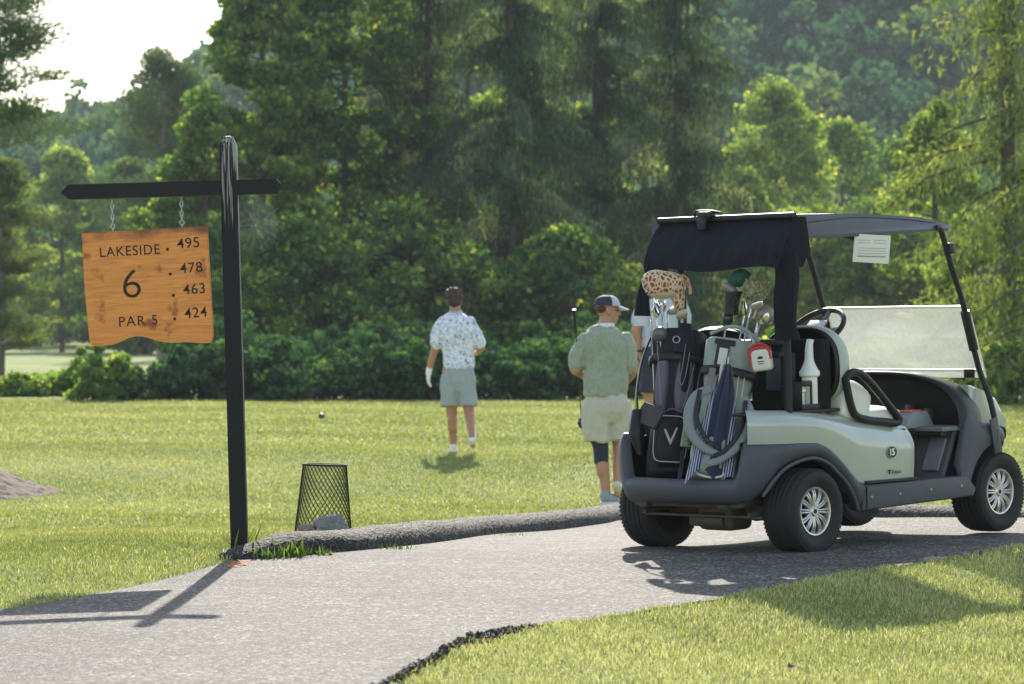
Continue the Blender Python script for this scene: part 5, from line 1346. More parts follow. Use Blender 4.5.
# person 2 : cap, sage polo, beside the cart
P2 = at(605, 28.8)
p2 = thing('person', 'man in navy and grey cap, sage polo and pale shorts looking right beside the cart', 'person', P2)
H2 = headM((.022, .02, 1.655), R(-82), R(-4), 0)
mb = MB(); head(mb, H2); limb(mb, [V_(.012, .01, 1.60), V_(-.005, .0, 1.47)], [.056, .064])
mb.capsule(V_(-.005, .0, 1.36), V_(0, 0, 1.02), .095, .095, 20)
limb(mb, [V_(-.16, .0, 1.37), V_(-.250, -.02, 1.15), V_(-.16, .22, 1.09)], [.050, .046, .031])
hand(mb, V_(-.15, .24, 1.09), (.7, .6, 0), (.2, .1, -1), curl=1.0, side=-1)
limb(mb, [V_(.15, .0, 1.37), V_(.246, -.01, 1.15), V_(.17, .17, 1.03)], [.050, .046, .031])
hand(mb, V_(.16, .18, 1.03), (-.6, .6, .1), (0, .1, -1), curl=1.0, side=1)
limb(mb, [V_(-.08, .0, .92), V_(-.035, .03, .50), V_(.012, .0, .10)], [.092, .064, .036]); mb.capsule(V_(-.030, .01, .38), V_(-.02, .005, .28), .056, .052)
limb(mb, [V_(.10, .0, .92), V_(.125, .10, .52), V_(.105, .0, .17)], [.092, .062, .036]); mb.capsule(V_(.122, .06, .42), V_(.115, .04, .33), .054, .05)
mb.capsule(V_(.012, .0, .10), V_(.06, .04, .05), .034, .03); mb.capsule(V_(.105, .0, .17), V_(.11, .05, .09), .034, .03)
b2 = mb.fused('body', SKIN2, p2, .007, 3); eyes(b2, H2)
mb = MB(); torso(mb, [(.0, 0, .935, .180, .13), (.0, 0, 1.00, .180, .13), (.0, .0, 1.14, .168, .120), (-.005, .0, 1.26, .188, .124), (-.01, .0, 1.36, .208, .118), (-.01, .0, 1.43, .186, .100), (-.005, .0, 1.48, .125, .085), (.0, .0, 1.51, .072, .072)])
mb.capsule(V_(-.17, .0, 1.395), V_(-.215, -.01, 1.27), .072, .072, 18); mb.capsule(V_(-.215, -.01, 1.27), V_(-.236, -.01, 1.20), .072, .067, 18); mb.capsule(V_(.16, .0, 1.395), V_(.208, .0, 1.27), .072, .072, 18); mb.capsule(V_(.208, .0, 1.27), V_(.232, .0, 1.20), .072, .067, 18)
SAGEP = pattern_mat('sage_polo', (.23, .27, .195), [((.34, .37, .29), 110, .46, .58), ((.21, .27, .21), 130, .56, .62)], det=1)
s2_ = mb.fused('shirt', SAGEP, p2, .008, 3, wr=.062, wscale=6, stretch=(1.3, 1.3, .6))
mb = MB(); mb.tube([(.005 + .070 * math.cos(2 * PI * k / 24), .0 + .070 * math.sin(2 * PI * k / 24), 1.522) for k in range(24)], [(.024, .008)] * 24, 8, closed=True, flat=(0, 0, 1)); mb.build('collar', mat('white_collar', (.66, .70, .74), .8), s2_, 60)
SHORTK = mat('pale_khaki', (.46, .44, .37), .85, var=.06, bump=.3, bscale=40)
mb = MB(); torso(mb, [(.0, 0, .965, .158, .108), (.01, -.003, .88, .182, .130), (.015, -.003, .80, .180, .125), (.02, .0, .70, .15, .09)])
mb.loft([[(cx + r_ * math.cos(a), cy + r_ * 1.1 * math.sin(a), z) for a in [2 * PI * k / 24 for k in range(24)]] for cx, cy, z, r_ in ((-.075, .0, .88, .105), (-.07, .015, .70, .112), (-.06, .03, .545, .116))])
mb.loft([[(cx + r_ * math.cos(a), cy + r_ * 1.1 * math.sin(a), z) for a in [2 * PI * k / 24 for k in range(24)]] for cx, cy, z, r_ in ((.10, .0, .88, .105), (.12, .05, .70, .112), (.13, .08, .56, .112))])
mb.fused('shorts', SHORTK, p2, .008, 3, wr=.04, wscale=7, stretch=(1.3, 1.3, .45))
mb = MB(); limb(mb, [V_(-.055, .03, .58), V_(-.035, .03, .50), V_(-.03, .015, .375)], [.076, .068, .062]); mb.fused('knee_sleeve', mat('navy_compression', (.015, .02, .035), .8), p2, .007, 3)
shoe(p2, (.012, .0, .10), (.75, .6, 0), GSHOE, WSOLE); shoe(p2, (.105, .0, .19), (.35, 1, 0), mat('white_amber_shoe', (.6, .55, .42), .5), YSOLE, pitch=-.7)
mb = MB(); A2 = lambda c, r, rot=None: mb.add(*(lambda t: (t.V, t.F))(MB().ell(c, r, 24, 16, rot)), H2)
A2((0, -.035, .010), (.077, .078, .05)); mb.fused('hair', HAIR, p2, .006, 2, wr=.01, wscale=30)
def cap(parent, HM, c1, c2, mesh_split=-.005):
    # front panels
    n = 28; rg = []
    for j in range(9):
        ph = PI / 2 * j / 8; rg.append([HM @ Vector((.092 * math.cos(ph) ** .8 * math.cos(2 * PI * k / n), .112 * math.cos(ph) ** .8 * math.sin(2 * PI * k / n) - .012, .038 + .088 * math.sin(ph))) for k in range(n)])
    mb = MB(); mb.loft(rg); base = mb.build('cap', c1, parent, 60)
    rg = []
    for j in range(9):
        ph = PI / 2 * j / 8 * .98; rg.append([HM @ Vector((.097 * math.cos(ph) ** .8 * math.sin(a), .117 * math.cos(ph) ** .8 * math.cos(a) - .012, .040 + .090 * math.sin(ph))) for a in np.linspace(-1.45, 1.25, 20)])
    inner = [[v + (HM.translation + HM.to_3x3() @ Vector((0, 0, .05)) - v) * .03 for v in r_] for r_ in rg]
    mb = MB(); mb.loft([a_ + b_[::-1] for a_, b_ in zip(rg, inner)]); mb.build('cap_front', c2, base, 60)
    o_, i_ = [], []
    rings = []
    for j in range(7):
        t = j / 6
        top = [HM @ Vector((.086 * math.sin(a) * (1 - .12 * t), .085 + (.020 + .100 * t) * math.cos(a) ** .6 * 1.0 - .02 + .0 * t, .048 - .030 * t + .012 * math.cos(a * 1.2) - .008)) for a in np.linspace(-1.25, 1.25, 17)]
        rings.append(top + [v - Vector((0, 0, .005)) for v in top[::-1]])
    mb = MB(); mb.loft(rings); mb.build('bill', c2, base, 60)
    mb = MB(); mb.add(*(lambda t: (t.V, t.F))(MB().ell((0, -.012, .128), (.008, .008, .005))), HM); mb.build('cap_button', c1, base)
cap(p2, H2, mat('navy_cap', (.015, .02, .045), .7), mat('grey_cap_mesh', (.42, .45, .50), .8))
# club held by person 2
gcl = thing('golf_club', 'golf club with a dark head held upside down beside the man in the sage polo', 'golf club', P2)
mb = MB(); mb.tube([(-.262, -.125, 1.64), (-.195, .17, .72)], [.006, .005], 8); sh_ = mb.build('shaft', GRAPH, gcl)
mb = MB(); mb.tube([(-.264, -.131, 1.66), (-.250, -.068, 1.46)], [.015, .011], 10); mb.build('grip', BLK, gcl)
mb = MB(); mb.ell((-.180, .18, .70), (.05, .06, .055)); mb.build('club_head', BLK, gcl, 60)

# person 3 : half hidden behind the black bag
P3 = at(660, 33.0)
p3 = thing('person', 'man in white shirt and navy shorts mostly hidden behind the black golf bag', 'person', P3)
S3 = 1.07
H3 = headM((.03, .0, 1.745), R(20), 0, 0)
mb = MB(); head(mb, H3); limb(mb, [V_(.02, .0, 1.68), V_(.015, .0, 1.54)], [.058, .064])
mb.capsule(V_(.0, .0, 1.48), V_(0, 0, 1.12), .09, .09, 20)
limb(mb, [V_(-.165, .0, 1.42), V_(-.235, -.03, 1.20), V_(-.20, -.02, .98)], [.058, .045, .031]); hand(mb, V_(-.20, -.02, .98), (.2, .2, -1), (1, 0, 0), curl=.6, side=-1)
limb(mb, [V_(.165, .0, 1.48), V_(.26, -.03, 1.23), V_(.20, .20, 1.20)], [.058, .045, .031]); hand(mb, V_(.20, .21, 1.20), (-.4, .8, 0), (0, 0, -1), curl=.9)
limb(mb, [V_(-.09, .0, 1.0), V_(-.09, .05, .54), V_(-.08, .0, .10)], [.092, .064, .036]); limb(mb, [V_(.09, .0, 1.0), V_(.09, .05, .54), V_(.10, .0, .10)], [.092, .064, .036])
mb.capsule(V_(-.08, 0, .10), V_(-.08, .08, .05), .034, .03); mb.capsule(V_(.10, 0, .10), V_(.10, .08, .05), .034, .03)
b3 = mb.fused('body', SKIN2, p3, .008, 3); eyes(b3, H3)
mb = MB(); torso(mb, [(.0, 0, 1.03, .175, .125), (.0, 0, 1.20, .175, .12), (.0, .0, 1.36, .18, .12), (.0, .0, 1.46, .185, .115), (.01, .0, 1.53, .15, .095), (.015, .0, 1.585, .078, .078)])
mb.capsule(V_(-.150, .0, 1.46), V_(-.215, -.01, 1.29), .070, .066, 18); mb.capsule(V_(.175, .0, 1.51), V_(.23, -.01, 1.31), .078, .078, 18)
mb.fused('shirt', mat('white_polo', (.42, .47, .56), .8, bump=.2), p3, .009, 3, wr=.02, wscale=7)
mb = MB(); torso(mb, [(.0, 0, 1.06, .165, .12), (.0, -.005, .96, .185, .135), (.0, -.003, .86, .178, .122), (.0, .0, .76, .15, .09)])
for sx_ in (-1, 1): mb.loft([[(cx + r_ * math.cos(a), cy + r_ * 1.1 * math.sin(a), z) for a in [2 * PI * k / 24 for k in range(24)]] for cx, cy, z, r_ in ((sx_ * .088, .0, .95, .10), (sx_ * .092, .02, .76, .105), (sx_ * .095, .035, .60, .108))])
mb.fused('shorts', mat('navy_shorts', (.022, .028, .05), .85), p3, .009, 3, wr=.018, wscale=6)
mb = MB(); mb.tube([V_(-.20 + .033 * math.cos(2 * PI * k / 16), -.02 + .033 * math.sin(2 * PI * k / 16), 1.0) for k in range(16)], [(.012, .004)] * 16, 8, closed=True, flat=(0, 0, 1)); mb.build('watch', BLK, p3, 60)
shoe(p3, (-.08, 0, .10), (0, 1, 0), WSHOE, WSOLE); shoe(p3, (.10, 0, .10), (.2, 1, 0), WSHOE, WSOLE)
mb = MB(); mb.add(*(lambda t: (t.V, t.F))(MB().ell((0, -.02, .03), (.084, .10, .09), 24, 16)), H3); mb.fused('hair', HAIR, p3, .006, 2, wr=.012, wscale=30)
# ------------------------------------------------------------------ vegetation
def leaf_quads(C, size, D=None, N=None, aspect=.55, spread=1.0, rng=RNG):
    """C (n,3) centres; size (n,) length; D direction of the blade; returns verts, faces"""
    n = len(C)
    if D is None:
        D = rng.standard_normal((n, 3)); D[:, 2] -= .35
    D = D / (np.linalg.norm(D, axis=1, keepdims=True) + 1e-9)
    A = rng.standard_normal((n, 3)); S = np.cross(D, A); S /= (np.linalg.norm(S, axis=1, keepdims=True) + 1e-9)
    l = size[:, None] * .5; w_ = l * aspect
    V = np.stack([C - D * l, C + S * w_ - D * l * .1, C + D * l, C - S * w_ - D * l * .1], 1).reshape(-1, 3)
    i0 = np.arange(n) * 4
    return V, np.stack([i0, i0 + 1, i0 + 2, i0 + 3], 1)
def leaf_obj(name, C, size, tint, m, parent=None, D=None, aspect=.55):
    V, Fq = leaf_quads(np.asarray(C), np.asarray(size), D, aspect=aspect)
    return link(name, np_mesh(name, V, Fq, np.repeat(np.clip(tint, 0, 1), 4)), m, parent)

BARK = mat('bark', (.085, .065, .05), .9, var=.4, scale=8, bump=.8, bscale=12)
BARKG = mat('grey_bark', (.16, .14, .12), .9, var=.35, scale=8, bump=.8, bscale=12)
L_DARK = leaf_mat('dark_deciduous', (.028, .085, .026), (.080, .175, .045), (.50, .54, .11), .56)  # bright yellow end of the ramp paints sun highlights into the leaves
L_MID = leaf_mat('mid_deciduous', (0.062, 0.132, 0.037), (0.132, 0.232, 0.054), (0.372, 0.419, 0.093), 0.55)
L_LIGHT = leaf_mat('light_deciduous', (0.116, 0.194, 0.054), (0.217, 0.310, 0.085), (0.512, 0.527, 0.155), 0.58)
L_HILL = leaf_mat('hill_foliage', (.035, .095, .070), (.065, .14, .090), (.20, .26, .11), .42)  # bluer greens: distance haze is put into the leaf colour
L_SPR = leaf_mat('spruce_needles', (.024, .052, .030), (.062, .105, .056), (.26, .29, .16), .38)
L_SPRL = leaf_mat('sunlit_spruce_needles', (0.070, 0.109, 0.039), (0.147, 0.194, 0.065), (0.372, 0.388, 0.155), 0.50)  # paler copy of the needles, with sunlight put into the colour
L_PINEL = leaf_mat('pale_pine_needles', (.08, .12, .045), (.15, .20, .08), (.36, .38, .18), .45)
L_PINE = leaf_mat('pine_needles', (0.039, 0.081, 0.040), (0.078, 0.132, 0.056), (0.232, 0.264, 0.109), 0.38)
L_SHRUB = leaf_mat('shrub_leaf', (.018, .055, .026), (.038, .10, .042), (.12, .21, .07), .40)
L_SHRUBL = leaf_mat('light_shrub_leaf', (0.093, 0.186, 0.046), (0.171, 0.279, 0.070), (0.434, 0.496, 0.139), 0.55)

def limbs(mb, base, h, r, spread, n, lean=(0, 0), bend=.4):
    tips = []
    top = Vector((lean[0], lean[1], h)); P = [Vector((0, 0, -.3)), Vector((lean[0] * .2, lean[1] * .2, h * .35)), top * .72, top]
    mb.tube(P, [r, r * .75, r * .45, r * .1], 10, smooth=4)
    for k in range(n):
        t = random.uniform(.22, .92); a = random.uniform(0, 2 * PI); st = P[1].lerp(top, max(0, t - .2) / .8) if t > .3 else Vector((0, 0, h * t))
        L_ = spread * (1.1 - .6 * t) * random.uniform(.6, 1); d = Vector((math.cos(a), math.sin(a), random.uniform(.2, .8)))
        e = st + d * L_; mb.tube([st, st.lerp(e, .5) + Vector((0, 0, -.06 * L_)), e], [r * .32 * (1 - .5 * t), r * .2 * (1 - .5 * t), r * .05], 6, smooth=3); tips.append(e)
    return tips
def crown_cloud(h0, h1, rad, nclump, nleaf, leaf, hollow=.35, shape=1.0, csz=.34, droop=0.0, seed=0, top_flat=.0):
    """clumps on and in an egg-shaped crown; returns centres, sizes, tints"""
    rng = np.random.default_rng(seed)
    C, S, T = [], [], []
    H = h1 - h0
    for k in range(nclump):
        v = rng.random() ** .9; a = rng.random() * 2 * PI
        prof = (math.sin(PI * min(1, v * .86 + .12)) ** .7) * (1 - .35 * v * shape)
        q = (hollow + (1 - hollow) * rng.random() ** .55)
        rr = rad * prof * q * (1 + .25 * rng.standard_normal() * .6)
        c = np.array([math.cos(a) * rr, math.sin(a) * rr, h0 + H * v])
        cs = rad * csz * (.55 + .8 * rng.random())
        n = int(nleaf * (.6 + .8 * rng.random()))
        g = rng.standard_normal((n, 3)); g /= np.linalg.norm(g, axis=1, keepdims=True)
        g *= (rng.random((n, 1)) ** .45); g[:, 2] *= .62; g[:, 2] -= droop * (g[:, 0]**2 + g[:, 1]**2)
        p = c + g * cs
        C.append(p); S.append(leaf * (.6 + .8 * rng.random(n)))
        T.append(.36 + .15 * rng.standard_normal() + .15 * rng.standard_normal(n) + .22 * g[:, 2] + .5 * (rng.random(n) > .90))  # last term: random extra-bright leaves, painted in as sunlit specks
    return np.concatenate(C), np.concatenate(S), np.concatenate(T)
def decid(label, px, Y, h, rad, m, nclump=150, nleaf=150, leaf=.20, h0=None, seed=1, grp=None, name='tree', r=.16, bark=None, csz=.23, trunk=True, aspect=.7, lean=(0, 0)):
    p = at(px, Y); t = thing(name, label, 'tree', Matrix.Translation(p) @ Matrix.Rotation(seed * 1.3, 4, 'Z'), grp)
    random.seed(seed)
    mb = MB(); limbs(mb, None, h * .93, r, rad * 1.0, 16, lean); mb.build('trunk', bark or BARK, t, 60)
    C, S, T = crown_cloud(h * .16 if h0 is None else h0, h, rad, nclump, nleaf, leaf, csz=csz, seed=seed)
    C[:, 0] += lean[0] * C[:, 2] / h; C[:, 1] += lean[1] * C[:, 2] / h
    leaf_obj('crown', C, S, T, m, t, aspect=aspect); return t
def spruce(label, px, Y, h, rad, m, nbr=170, seed=1, grp=None, h0=1.0, hang=1.1, q=.085, rz=0, dens=1.0, name='spruce', rise=.1, lat=.16, tv=.17):
    """weeping spruce: arching boughs with hanging twigs"""
    p = at(px, Y); t = thing(name, label, 'tree', Matrix.Translation(p) @ Matrix.Rotation(rz, 4, 'Z'), grp)
    rng = np.random.default_rng(seed)
    mb = MB(); mb.tube([(0, 0, -.3), (0, 0, h * .5), (0, 0, h)], [.18, .11, .02], 10, smooth=3)
    C, S, T, D = [], [], [], []
    for k in range(nbr):
        z = h0 + (h - h0) * (k + rng.random()) / nbr; v = (z - h0) / (h - h0); a = rng.random() * 2 * PI
        L = rad * (1 - v) ** .75 * (.65 + .5 * rng.random()) + .25
        n = max(5, int(L / .16)); u = np.linspace(0.08, 1, n)
        d = np.array([math.cos(a), math.sin(a)]); up = rise + .25 * rng.random()
        zz = z + L * (up * u - (.42 + .25 * rng.random()) * u ** 2.2 + .20 * np.clip(u - .8, 0, 1))
        bx, by = d[0] * L * u, d[1] * L * u
        if k % 3 == 0:
            mb.tube([(bx[i_], by[i_], zz[i_]) for i_ in (0, n // 2, n - 1)], [.035 * (1 - v) + .008, .02, .004], 5, smooth=2)
        tb = .35 + tv * rng.standard_normal()
        for i_ in range(n):
            ntw = max(1, int(round(2.6 * dens * (1.15 - .5 * u[i_]))))
            for _ in range(ntw):
                sd = rng.standard_normal() * lat * L * (.25 + .5 * u[i_]); ox, oy = -d[1] * sd, d[0] * sd
                hl = hang * (.25 + .75 * rng.random()) * (1 - .45 * v) * (.45 + .55 * math.sin(PI * min(1, u[i_] + .15))); ns = max(2, int(hl / q * 1.1))
                s = np.linspace(0, 1, ns)
                cx = bx[i_] + ox + .04 * rng.standard_normal(ns); cy = by[i_] + oy + .04 * rng.standard_normal(ns); cz = zz[i_] - abs(sd) * .35 - hl * s
                C.append(np.stack([cx, cy, cz], 1)); S.append(q * 2.3 * (1.1 - .55 * s) * (.7 + .6 * rng.random(ns)))
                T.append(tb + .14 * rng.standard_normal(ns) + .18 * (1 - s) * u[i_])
                dd = rng.standard_normal((ns, 3)) * .28; dd[:, 2] -= 1; D.append(dd)
            ns = 3
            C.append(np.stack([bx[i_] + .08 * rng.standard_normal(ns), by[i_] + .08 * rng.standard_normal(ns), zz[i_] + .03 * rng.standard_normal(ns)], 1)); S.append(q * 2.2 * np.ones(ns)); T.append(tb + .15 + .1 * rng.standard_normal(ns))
            dd = np.tile(np.array([d[0], d[1], -.2]), (ns, 1)) + rng.standard_normal((ns, 3)) * .3; D.append(dd)
    for k in range(int(h * 12)):       # short inner twigs hugging the trunk
        z = h0 + (h - h0) * rng.random(); a = rng.random() * 2 * PI; rr_ = (.15 + .5 * rng.random()) * (1 - .6 * z / h); ns = 6; s = np.linspace(0, 1, ns)
        C.append(np.stack([math.cos(a) * rr_ + .05 * rng.standard_normal(ns), math.sin(a) * rr_ + .05 * rng.standard_normal(ns), z - .5 * s], 1)); S.append(q * 2.6 * np.ones(ns)); T.append(.3 + .12 * rng.standard_normal(ns))
        dd = rng.standard_normal((ns, 3)) * .3; dd[:, 2] -= 1; D.append(dd)
    mb.build('trunk', BARK, t, 60)
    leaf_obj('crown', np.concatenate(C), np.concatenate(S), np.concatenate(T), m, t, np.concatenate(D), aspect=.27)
    return t
def pine(label, px, Y, h, rad, m, seed, h0=.25, nb=46, q=.16, grp=None, flat=.32, elev=.25):
    p = at(px, Y); t = thing('pine_tree', label, 'tree', Matrix.Translation(p), grp); rng = np.random.default_rng(seed)
    mb = MB(); mb.tube([(0, 0, -.3), (.1, 0, h * .5), (0, 0, h)], [.26, .16, .03], 10, smooth=3); C, S, T, D = [], [], [], []
    for k in range(nb):
        v = (k + rng.random()) / nb; z = h * (h0 + (1 - h0) * v); a = rng.random() * 2 * PI; L = rad * (1 - v ** 1.6 * .75) * (.55 + .5 * rng.random())
        e = np.array([math.cos(a) * L, math.sin(a) * L, L * (elev + .25 * rng.random() + .4 * v)])
        s0 = np.array([0, 0, z]); mb.tube([tuple(s0), tuple(s0 + e * .5 - np.array([0, 0, .06 * L])), tuple(s0 + e)], [.06 * (1 - v) + .015, .03, .008], 5, smooth=3)
        for c_ in range(int(5 + 5 * L / rad)):
            u = .35 + .65 * rng.random(); c = s0 + e * u + rng.standard_normal(3) * np.array([.16, .16, .05]) * L * .6; n = int(95 * (q / .16) ** -1)
            g = rng.standard_normal((n, 3)); g /= np.linalg.norm(g, axis=1, keepdims=True); g *= rng.random((n, 1)) ** .5; g[:, 2] *= flat
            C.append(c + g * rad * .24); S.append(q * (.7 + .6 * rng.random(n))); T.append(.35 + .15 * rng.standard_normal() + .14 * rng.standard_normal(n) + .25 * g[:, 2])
            dd = g + np.array([0, 0, .35]); D.append(dd + .35 * rng.standard_normal((n, 3)))
    mb.build('trunk', BARKG, t, 60); leaf_obj('crown', np.concatenate(C), np.concatenate(S), np.concatenate(T), m, t, np.concatenate(D), aspect=.22); return t
def shrub(label, px, Y, w_, h, m, n=2600, leaf=.10, seed=1, grp='shrubs along the edge of the lawn', name='shrub', dz=0):
    p = at(px, Y); t = thing(name, label, 'shrub', Matrix.Translation(p), grp); rng = np.random.default_rng(seed); random.seed(seed)
    mb = MB()
    for k in range(9):
        a = random.uniform(0, 2 * PI); mb.tube([(0, 0, -.05), (math.cos(a) * w_ * .22, math.sin(a) * w_ * .15, h * .4), (math.cos(a) * w_ * .38, math.sin(a) * w_ * .25, h * .75)], [.025, .018, .006], 5, smooth=2)
    mb.build('stem', BARK, t, 60)
    C, S, T = [], [], []
    for k in range(80):
        a = rng.random() * 2 * PI; q_ = rng.random() ** .5; x, y = math.cos(a) * q_ * w_ * .58, math.sin(a) * q_ * w_ * .34
        zt = h * (1 - .35 * q_ ** 3) * (.50 + .62 * rng.random()); z = zt * rng.random() ** .75; nn = n // 80
        g = rng.standard_normal((nn, 3)); g /= np.linalg.norm(g, axis=1, keepdims=True); g *= rng.random((nn, 1)) ** .45
        cs = min(w_, h * 2) * .125 * (.6 + .7 * rng.random()); P_ = np.array([x, y, z]) + g * cs * np.array([1, 1, .7]); P_[:, 2] = np.abs(P_[:, 2])
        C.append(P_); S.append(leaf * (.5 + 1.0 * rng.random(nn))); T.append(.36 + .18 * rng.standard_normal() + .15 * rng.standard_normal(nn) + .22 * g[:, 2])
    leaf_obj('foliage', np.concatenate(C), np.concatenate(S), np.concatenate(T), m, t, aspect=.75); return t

# the tall wall of trees behind the lawn
G_SPR = 'tall weeping spruces behind the shrubs'
spruce('dark weeping spruce left of the walking man, left edge of the spruce group', 428, 112, 21, 3.9, L_SPR, 150, 21, G_SPR, lat=.09, tv=.24, hang=1.4, dens=1.9, q=.10)
spruce('tallest dark weeping spruce rising straight behind the walking man to its right', 512, 104, 21.5, 3.8, L_SPR, 160, 22, G_SPR, lat=.09, tv=.24, hang=1.4, dens=1.9, q=.10)
spruce('dark weeping spruce behind the man in the cap', 596, 114, 21, 3.9, L_SPR, 150, 23, G_SPR, lat=.09, tv=.24, hang=1.4, dens=1.9, q=.10)
spruce('weeping spruce with pale drooping tips behind the black bag cover', 678, 108, 21, 3.1, L_SPR, 150, 24, G_SPR, lat=.09, tv=.24, hang=1.4, dens=1.9, q=.10)
G_DEC = 'broadleaf trees in the tree wall'
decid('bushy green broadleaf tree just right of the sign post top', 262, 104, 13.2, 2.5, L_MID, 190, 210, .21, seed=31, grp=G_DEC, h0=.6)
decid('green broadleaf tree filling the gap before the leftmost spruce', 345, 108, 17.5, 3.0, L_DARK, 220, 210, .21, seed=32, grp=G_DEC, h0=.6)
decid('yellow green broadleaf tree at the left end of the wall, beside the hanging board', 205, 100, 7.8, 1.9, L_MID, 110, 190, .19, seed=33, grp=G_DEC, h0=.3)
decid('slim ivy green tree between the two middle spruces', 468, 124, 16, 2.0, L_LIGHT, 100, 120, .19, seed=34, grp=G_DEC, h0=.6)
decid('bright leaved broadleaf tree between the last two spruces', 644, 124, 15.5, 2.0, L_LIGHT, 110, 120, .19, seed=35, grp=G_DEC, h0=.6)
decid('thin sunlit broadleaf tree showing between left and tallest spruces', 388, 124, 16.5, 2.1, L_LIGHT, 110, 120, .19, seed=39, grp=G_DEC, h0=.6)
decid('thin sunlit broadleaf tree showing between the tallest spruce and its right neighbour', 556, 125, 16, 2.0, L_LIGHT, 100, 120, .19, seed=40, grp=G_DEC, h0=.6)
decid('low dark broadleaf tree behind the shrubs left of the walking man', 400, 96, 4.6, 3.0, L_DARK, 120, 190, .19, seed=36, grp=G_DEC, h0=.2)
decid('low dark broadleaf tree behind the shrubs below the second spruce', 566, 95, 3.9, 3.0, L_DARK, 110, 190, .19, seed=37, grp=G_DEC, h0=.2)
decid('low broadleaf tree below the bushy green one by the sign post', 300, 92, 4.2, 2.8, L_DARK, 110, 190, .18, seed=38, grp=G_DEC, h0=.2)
# pines
pine('dark rounded pine in the distance above the hanging board', 162, 150, 13.2, 2.9, L_PINE, 41, h0=.36, nb=60, q=.22, flat=.75, elev=.35)
pine('pine at the left frame edge with boughs reaching right into the sky', -34, 80, 14.5, 3.1, L_PINE, 42, h0=.36, nb=120, q=.15, flat=.28, elev=.16)
# lighter broadleaf trees left, beyond the hanging board
G_L = 'pale broadleaf trees on the left'
pine('pale feathery pine at the left frame edge below the tall pine boughs', -4, 100, 6.2, 2.1, L_PINEL, 43, h0=.10, nb=46, q=.17, flat=.34, elev=.12)
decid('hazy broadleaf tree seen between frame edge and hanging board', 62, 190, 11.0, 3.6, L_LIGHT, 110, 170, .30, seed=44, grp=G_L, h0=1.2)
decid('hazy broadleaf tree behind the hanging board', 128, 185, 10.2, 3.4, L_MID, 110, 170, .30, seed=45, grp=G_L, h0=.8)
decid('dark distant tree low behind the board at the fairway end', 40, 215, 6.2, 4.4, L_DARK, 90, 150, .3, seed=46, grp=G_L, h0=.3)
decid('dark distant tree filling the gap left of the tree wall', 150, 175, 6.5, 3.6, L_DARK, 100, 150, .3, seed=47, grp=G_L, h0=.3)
# middle right: lighter trees in the valley
G_M = 'sunny broadleaf trees beyond the cart roof'
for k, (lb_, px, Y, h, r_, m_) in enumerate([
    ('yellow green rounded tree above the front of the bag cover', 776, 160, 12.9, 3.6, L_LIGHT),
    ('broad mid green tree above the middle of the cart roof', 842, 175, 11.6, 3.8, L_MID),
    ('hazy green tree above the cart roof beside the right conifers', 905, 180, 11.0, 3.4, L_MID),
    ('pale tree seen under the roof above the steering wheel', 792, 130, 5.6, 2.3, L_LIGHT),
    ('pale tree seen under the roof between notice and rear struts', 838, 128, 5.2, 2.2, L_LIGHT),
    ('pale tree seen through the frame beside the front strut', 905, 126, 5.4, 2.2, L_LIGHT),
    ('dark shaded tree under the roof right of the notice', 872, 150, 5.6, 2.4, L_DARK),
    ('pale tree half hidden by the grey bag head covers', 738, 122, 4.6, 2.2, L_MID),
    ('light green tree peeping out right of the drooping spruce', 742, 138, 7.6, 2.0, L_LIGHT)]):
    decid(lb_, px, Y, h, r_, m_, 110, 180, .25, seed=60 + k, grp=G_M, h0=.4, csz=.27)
# conifers on the right, nearer and sunlit
G_R = 'sunlit conifers on the right'
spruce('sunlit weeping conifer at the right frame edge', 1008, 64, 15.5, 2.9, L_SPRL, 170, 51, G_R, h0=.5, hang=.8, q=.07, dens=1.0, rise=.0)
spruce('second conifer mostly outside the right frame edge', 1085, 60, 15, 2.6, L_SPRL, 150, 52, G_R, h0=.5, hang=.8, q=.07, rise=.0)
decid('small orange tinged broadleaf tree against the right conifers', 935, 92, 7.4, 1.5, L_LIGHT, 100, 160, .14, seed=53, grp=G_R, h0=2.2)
decid('yellow green sapling below the right conifers', 975, 74, 3.9, 1.3, L_LIGHT, 80, 170, .11, seed=54, grp=G_R, h0=.2)
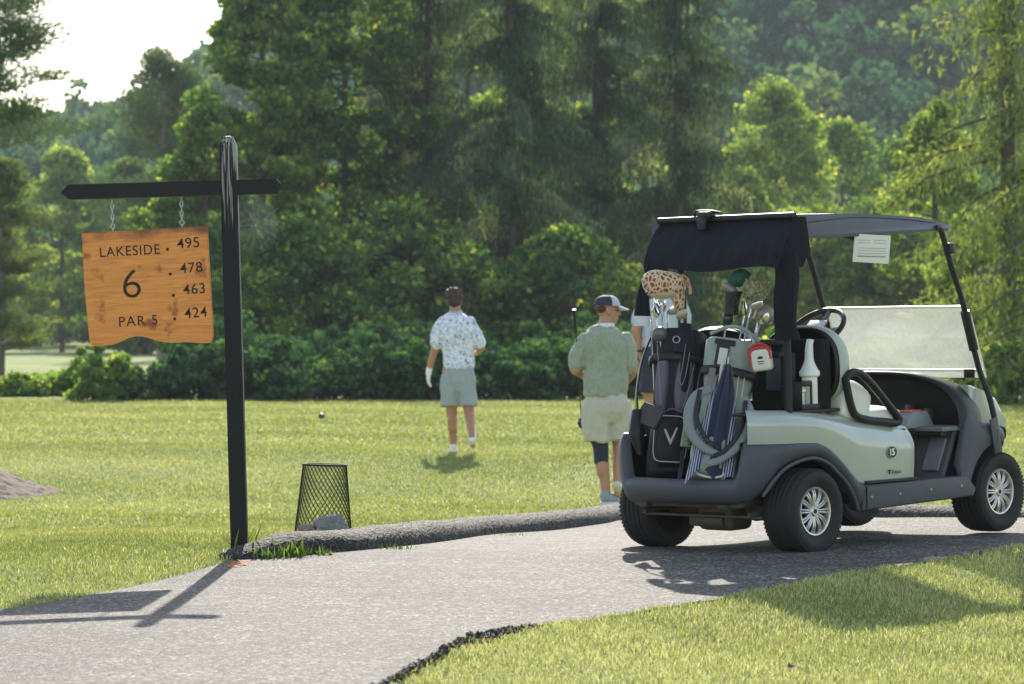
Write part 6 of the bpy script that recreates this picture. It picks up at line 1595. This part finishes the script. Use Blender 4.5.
# shrubs along the lawn edge
k = 0
for lb_, px, Y, w_, h, m_, n_ in [
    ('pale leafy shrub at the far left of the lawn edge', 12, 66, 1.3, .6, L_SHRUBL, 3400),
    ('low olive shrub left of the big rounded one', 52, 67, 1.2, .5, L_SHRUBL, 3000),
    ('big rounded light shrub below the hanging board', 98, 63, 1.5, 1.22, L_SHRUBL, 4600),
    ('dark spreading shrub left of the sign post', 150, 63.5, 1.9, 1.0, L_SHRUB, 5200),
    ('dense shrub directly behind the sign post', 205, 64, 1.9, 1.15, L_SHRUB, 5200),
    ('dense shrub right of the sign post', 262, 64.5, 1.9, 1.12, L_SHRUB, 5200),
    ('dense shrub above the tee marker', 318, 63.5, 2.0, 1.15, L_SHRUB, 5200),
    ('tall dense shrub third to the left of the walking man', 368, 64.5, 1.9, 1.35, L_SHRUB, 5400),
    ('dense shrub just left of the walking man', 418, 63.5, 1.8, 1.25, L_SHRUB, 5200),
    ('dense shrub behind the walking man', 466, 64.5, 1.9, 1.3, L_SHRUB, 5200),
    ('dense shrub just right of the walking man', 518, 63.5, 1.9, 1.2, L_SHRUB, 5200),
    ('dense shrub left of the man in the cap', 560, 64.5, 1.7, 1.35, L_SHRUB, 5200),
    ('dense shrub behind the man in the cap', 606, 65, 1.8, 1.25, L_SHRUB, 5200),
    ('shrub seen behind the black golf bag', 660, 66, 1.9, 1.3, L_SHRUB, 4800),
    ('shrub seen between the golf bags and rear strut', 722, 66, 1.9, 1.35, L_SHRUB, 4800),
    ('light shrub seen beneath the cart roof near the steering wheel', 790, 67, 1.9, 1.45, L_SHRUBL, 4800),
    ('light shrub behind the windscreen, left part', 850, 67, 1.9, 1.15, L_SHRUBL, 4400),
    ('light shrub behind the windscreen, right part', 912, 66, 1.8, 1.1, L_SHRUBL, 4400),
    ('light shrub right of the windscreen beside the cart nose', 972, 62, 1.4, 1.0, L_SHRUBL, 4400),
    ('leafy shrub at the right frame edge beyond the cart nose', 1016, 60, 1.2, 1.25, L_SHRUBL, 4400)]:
    shrub(lb_, px, Y, w_ * (.95 + .2 * math.sin(k * 2.3)), h * (.88 + .12 * math.sin(k * 1.7)), m_, n_, .085 + .03 * math.sin(k * 1.1) ** 2, 80 + k); k += 1
# second, taller row behind the first
for k, (lb_, px, Y, w_, h) in enumerate([('taller dark shrub in the back row near the sign post', 235, 76, 2.8, 1.5), ('taller dark shrub in the back row above the tee marker', 325, 78, 2.8, 1.3), ('taller dark shrub in the back row left of the walking man', 400, 79, 2.6, 1.4),
      ('taller dark shrub in the back row right of the walking man', 500, 78, 2.8, 1.5), ('taller dark shrub in the back row by the man in the cap', 580, 79, 2.6, 1.5), ('taller dark shrub in the back row behind the golf bags', 668, 78, 2.8, 1.6)]):
    shrub(lb_, px, Y, w_, h, L_SHRUB, 5600, .12, 120 + k, 'taller shrubs in the back row')
# ---- far wooded hill
def hill_h(X, Y):
    b = base_h(X, np.minimum(Y, 199)) * 0 + 1.6
    r_ = sst(205, 420, Y) * (39 + 16 * sst(4, 34, X) - 7 * sst(-26, -48, -X * -1) + 5 * np.sin(X * .05 + 1.2))
    l_ = 1 - .36 * sst(-5, -34, X) * 0
    left = sst(-2, -42, X) if False else np.clip((-X + 2) / 44, 0, 1)
    return b + r_ * (1 - .26 * left) + 1.2 * np.sin(X * .11) * np.sin(Y * .05)
xs = np.arange(-150, 151, 3.0); ys = np.arange(206, 470, 4.0)
HG = mat('hill_floor', (.035, .06, .025), .95, var=.3, scale=.2)
sheet('hill', xs, ys, hill_h, HG, 'structure')
C, S, T = [], [], []
rng = np.random.default_rng(5)
for Yc in np.arange(212, 440, 7.5):
    half = Yc * .155 + 14
    for Xc in np.arange(-half, half, 6.2):
        x = Xc + rng.uniform(-2.6, 2.6); y = Yc + rng.uniform(-3, 3); g0_ = float(hill_h(x, y)); hh = rng.uniform(7, 12); rad = rng.uniform(3.0, 4.8); tb = .38 + .27 * rng.standard_normal()
        for _ in range(16):
            a = rng.random() * 2 * PI; v = rng.random(); q_ = math.sqrt(rng.random()); c = np.array([x + math.cos(a) * rad * q_ * (1 - .3 * v), y + math.sin(a) * rad * q_ * (1 - .3 * v), g0_ + hh * (.35 + .65 * v * (1 - .35 * q_ ** 2))]); n = 26
            g = rng.standard_normal((n, 3)); g /= np.linalg.norm(g, axis=1, keepdims=True); g *= rng.random((n, 1)) ** .4; g[:, 2] *= .6
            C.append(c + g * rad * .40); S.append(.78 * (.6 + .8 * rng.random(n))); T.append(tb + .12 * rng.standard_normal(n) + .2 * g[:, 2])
fo = leaf_obj('forest', np.concatenate(C), np.concatenate(S), np.concatenate(T), L_HILL, None, aspect=.8)
setp(fo, 'hazy wooded hillside beyond the valley', 'forest', kind='stuff')
# ---- air
m = bpy.data.materials.new('air'); m.use_nodes = True; t = m.node_tree; t.nodes.remove(t.nodes['Principled BSDF'])
pv = t.nodes.new('ShaderNodeVolumePrincipled'); pv.inputs['Density'].default_value = .00028; pv.inputs['Color'].default_value = (.86, .93, 1.0, 1); pv.inputs['Anisotropy'].default_value = .0
t.links.new(pv.outputs[0], t.nodes['Material Output'].inputs['Volume'])
mb = MB(); mb.bb((-170, -30, -3), (170, 480, 78)); hz = mb.build('haze', m, None, 0); setp(hz, 'thin bluish summer haze filling the valley', 'haze', kind='stuff')
